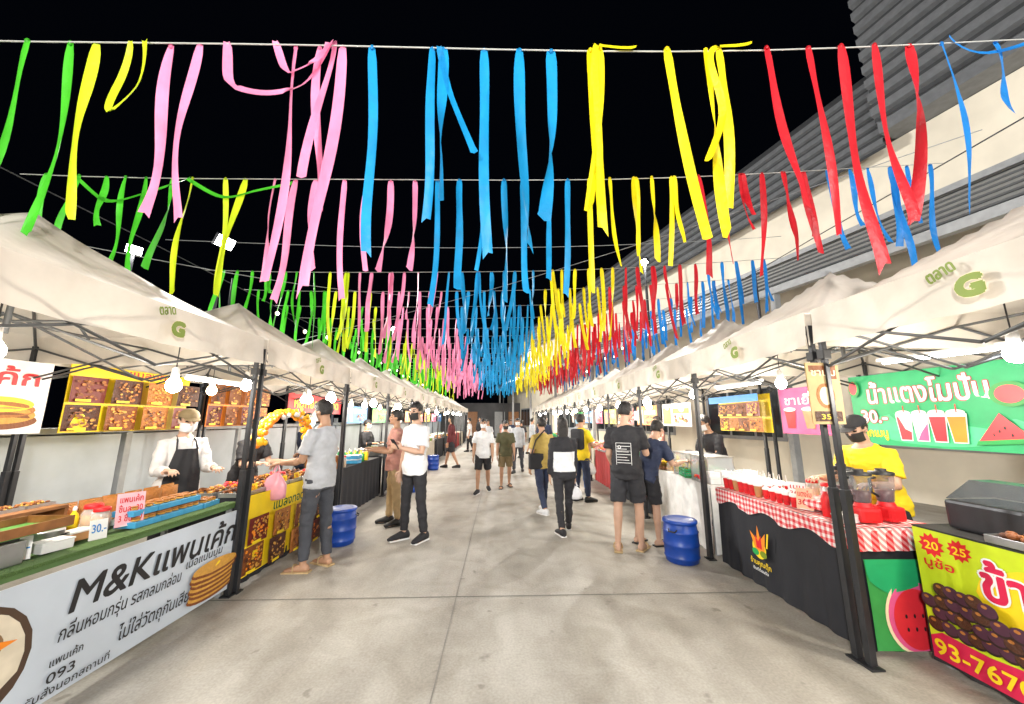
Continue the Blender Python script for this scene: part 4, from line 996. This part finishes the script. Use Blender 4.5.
p,e=person('man in black printed t-shirt and black shorts seen from behind',1.60,4.80,-28,1.78,legs=((6,7,.06),(-7,3,.06)),arms=(((.2,.3,-1),(-.2,1,.2),40,(0,0,-1)),((-.14,.12,-1),(.1,.7,-.7),30,(.8,0,-.3))),head=(-32,10),top=('tee',cB),bottom=('short',C('charcoal',(.025,.026,.032))),shoes='sandal',shoemat=cBe,vox=.0075,skin=1,back_art=bk)
person('person in navy shirt and shorts leaning over the counter',1.92,5.0,-65,1.60,legs=((6,6),(-6,4)),arms=(bentR,bentL),lean=26,top=('tee',cNv),bottom=('short',cB),shoes='sandal',shoemat=BLACK,vox=.009,skin=1)
p,e=person('woman in black and white top walking away with bag',.92,5.50,3,1.60,legs=((16,6,.02),(-12,14,.02)),arms=(((.1,.2,-1),(.05,.1,-1)),((-.16,-.1,-1),(-.02,.3,-1))),top=('long',cB),bottom=('long',cB),shoes='shoe',shoemat=cB,hair='long',fem=True,vox=.0075,skin=1,band=(cW,-.02,.27))
plastic_bag(e[1]+Vector((0,0,-.01)),mat('white_polythene',(.75,.75,.78),.3,alpha=.9),'small white plastic bag carried in a hand',.2,.22)
p,e=person('person in mustard t-shirt and dark trousers walking away',.74,6.62,25,1.60,legs=((14,6),(-12,14)),arms=(None,None),top=('tee',C('mustard',H('a8904a'))),bottom=('long',cNv),shoemat=cW,hair='short',vox=.009,skin=0)
tb=root('shoulder_bag','black shoulder bag hanging on a long strap','bag',TM(.62,6.5,.86,20)); link('bag_body',MB().box((0,0,0),(.26,.1,.26),cB,.03).mesh(),tb); link('strap',MB().tube([(-.08,0,.12),(-.02,-.04,.35),(.12,-.06,.5),(.2,.0,.52)],.012,cB,6).mesh(),tb)
person('man in white shirt and black shorts walking forwards',-.36,8.4,178,1.58,legs=((10,4),(-10,12)),top=('tee',cW),bottom=('short',cB),shoemat=cB,mask=MKW,vox=.009)
person('person in dark olive shirt and shorts standing in aisle',.14,9.0,185,1.52,legs=((6,4),(-8,8)),top=('tee',cOl),bottom=('short',cKh),shoes='sandal',shoemat=BLACK,mask=MKB,vox=.010)
person('woman in grey shirt walking through the aisle',.55,11.5,170,1.6,legs=((10,4),(-10,12)),top=('long',cLG),bottom=('long',cG),hair='long',fem=True,mask=MKW,vox=.011)
person('person in yellow t-shirt browsing a stall',1.62,7.5,-60,1.66,arms=(bentR,bentL),top=('tee',cY),bottom=('long',cNv),vox=.009)
bp=root('backpack','black backpack worn on the back','bag',TM(1.52,7.38,1.18,-60)); link('pack',MB().box((0,0,0),(.28,.14,.4),cB,.05).mesh(),bp); link('pocket',MB().box((0,-.09,-.07),(.22,.05,.2),cB,.03).mesh(),bp)
p,e=person('person in grey shirt carrying shopping at stall',1.75,8.3,160,1.68,arms=(holdR,None),top=('tee',cLG),bottom=('long',cBl),mask=MKBL,vox=.01)
plastic_bag(e[-1],MATS['white_polythene'],'white plastic bag of shopping in hand',.26,.3)
fl=[(-1.6,12.6,80,cWn,cB,'long'),(1.3,11.0,-40,cNv,cKh,'short'),(-.5,15.5,190,cLG,cB,'short'),(.3,16.2,0,cW,cNv,'pony'),(1.5,13.2,150,cPk,cB,'long'),(.9,15.8,10,cB,cB,'short'),(1.5,17.5,-70,cLG,cB,'short'),(-1.5,18.8,100,cW,cB,'short'),(.6,20.5,180,cNv,cB,'short'),(-.8,22,0,cBe,cB,'bun'),(1.2,23,170,cB,cG,'short'),(.2,24.2,0,cPk,cB,'long'),(-1.3,24.8,160,cB,cB,'short')]
nmc={cB:'black',cWn:'wine red',cBe:'beige',cNv:'navy',cBl:'blue',cW:'white',cPk:'rose',cY:'yellow',cOl:'olive',cLG:'light grey'}
for i,(x,y,f,t,b,h) in enumerate(fl):
    person('shopper in %s shirt walking along the market aisle'%nmc[t],x,y,f,R.uniform(1.55,1.72),legs=((R.uniform(6,18),6),(-R.uniform(6,16),12)),top=('tee' if i%3 else 'long',t),bottom=('long' if i%2 else 'short',b),hair=h,fem=h!='short',mask=MKW if i%2 else None,vox=.014,skin=i%3)
person('vendor in cap and dark apron behind the pancake counter',-3.22,3.98,-125,1.66,arms=(bentR,bentL),head=(0,14),top=('long',C('pale_blouse',(.62,.6,.6))),bottom=('long',cB),hair='cap',capmat=cKh,mask=MKW,apron=cB,fem=True,vox=.008,skin=1)
person('vendor in black shirt leaning over trays of snacks',-3.25,5.0,-105,1.60,arms=(bentR,bentL),lean=14,head=(0,12),top=('tee',cB),bottom=('long',cB),hair='bun',mask=MKW,fem=True,vox=.009,skin=1)
person('vendor in dark jacket behind a snack table',-3.3,6.6,-95,1.66,arms=(bentR,bentL),top=('long',cNv),bottom=('long',cB),mask=MKBL,vox=.01)
person('vendor in black clothes serving at a stall',-3.2,9.2,-100,1.55,arms=(bentR,bentL),top=('long',cB),bottom=('long',cB),mask=MKW,vox=.011,hair='cap',capmat=cB)
person('vendor in bright yellow shirt leaning at the drinks table',3.35,3.30,105,1.62,arms=(bentR,bentL),lean=16,head=(0,16),top=('tee',cY),bottom=('long',cB),hair='cap',capmat=cB,mask=MKB,vox=.008,skin=1)
person('vendor in black jacket bending over a display case',3.35,5.7,100,1.66,arms=(bentR,bentL),lean=20,head=(0,10),top=('long',cB),bottom=('long',cB),mask=MKW,vox=.01)
person('vendor in rose shirt behind a food table',3.35,7.9,95,1.62,arms=(bentR,bentL),top=('tee',cPk),bottom=('long',cB),hair='bun',mask=MKW,fem=True,vox=.011)
person('vendor in white shirt behind a food table',3.35,10.2,95,1.62,arms=(bentR,bentL),top=('tee',cW),bottom=('long',cB),mask=MKW,vox=.012)
person('vendor in olive shirt behind a food table',-3.3,12.2,-95,1.62,arms=(bentR,bentL),top=('tee',cOl),bottom=('long',cB),mask=MKW,vox=.012)
# ---------------------------------------------------------------- world, camera
w=bpy.data.worlds.new('World'); SC.world=w; w.use_nodes=True
bg=w.node_tree.nodes['Background']; bg.inputs[0].default_value=(.35,.5,1,1); bg.inputs[1].default_value=.0022
cam=bpy.data.cameras.new('cam'); co=bpy.data.objects.new('camera',cam); COL.objects.link(co); SC.camera=co
cam.lens=13; cam.sensor_width=36; cam.clip_end=600; cam.clip_start=.05
co.location=(0,0,1.55); co.rotation_euler=(rad(90+10.4),0,rad(-1.86))
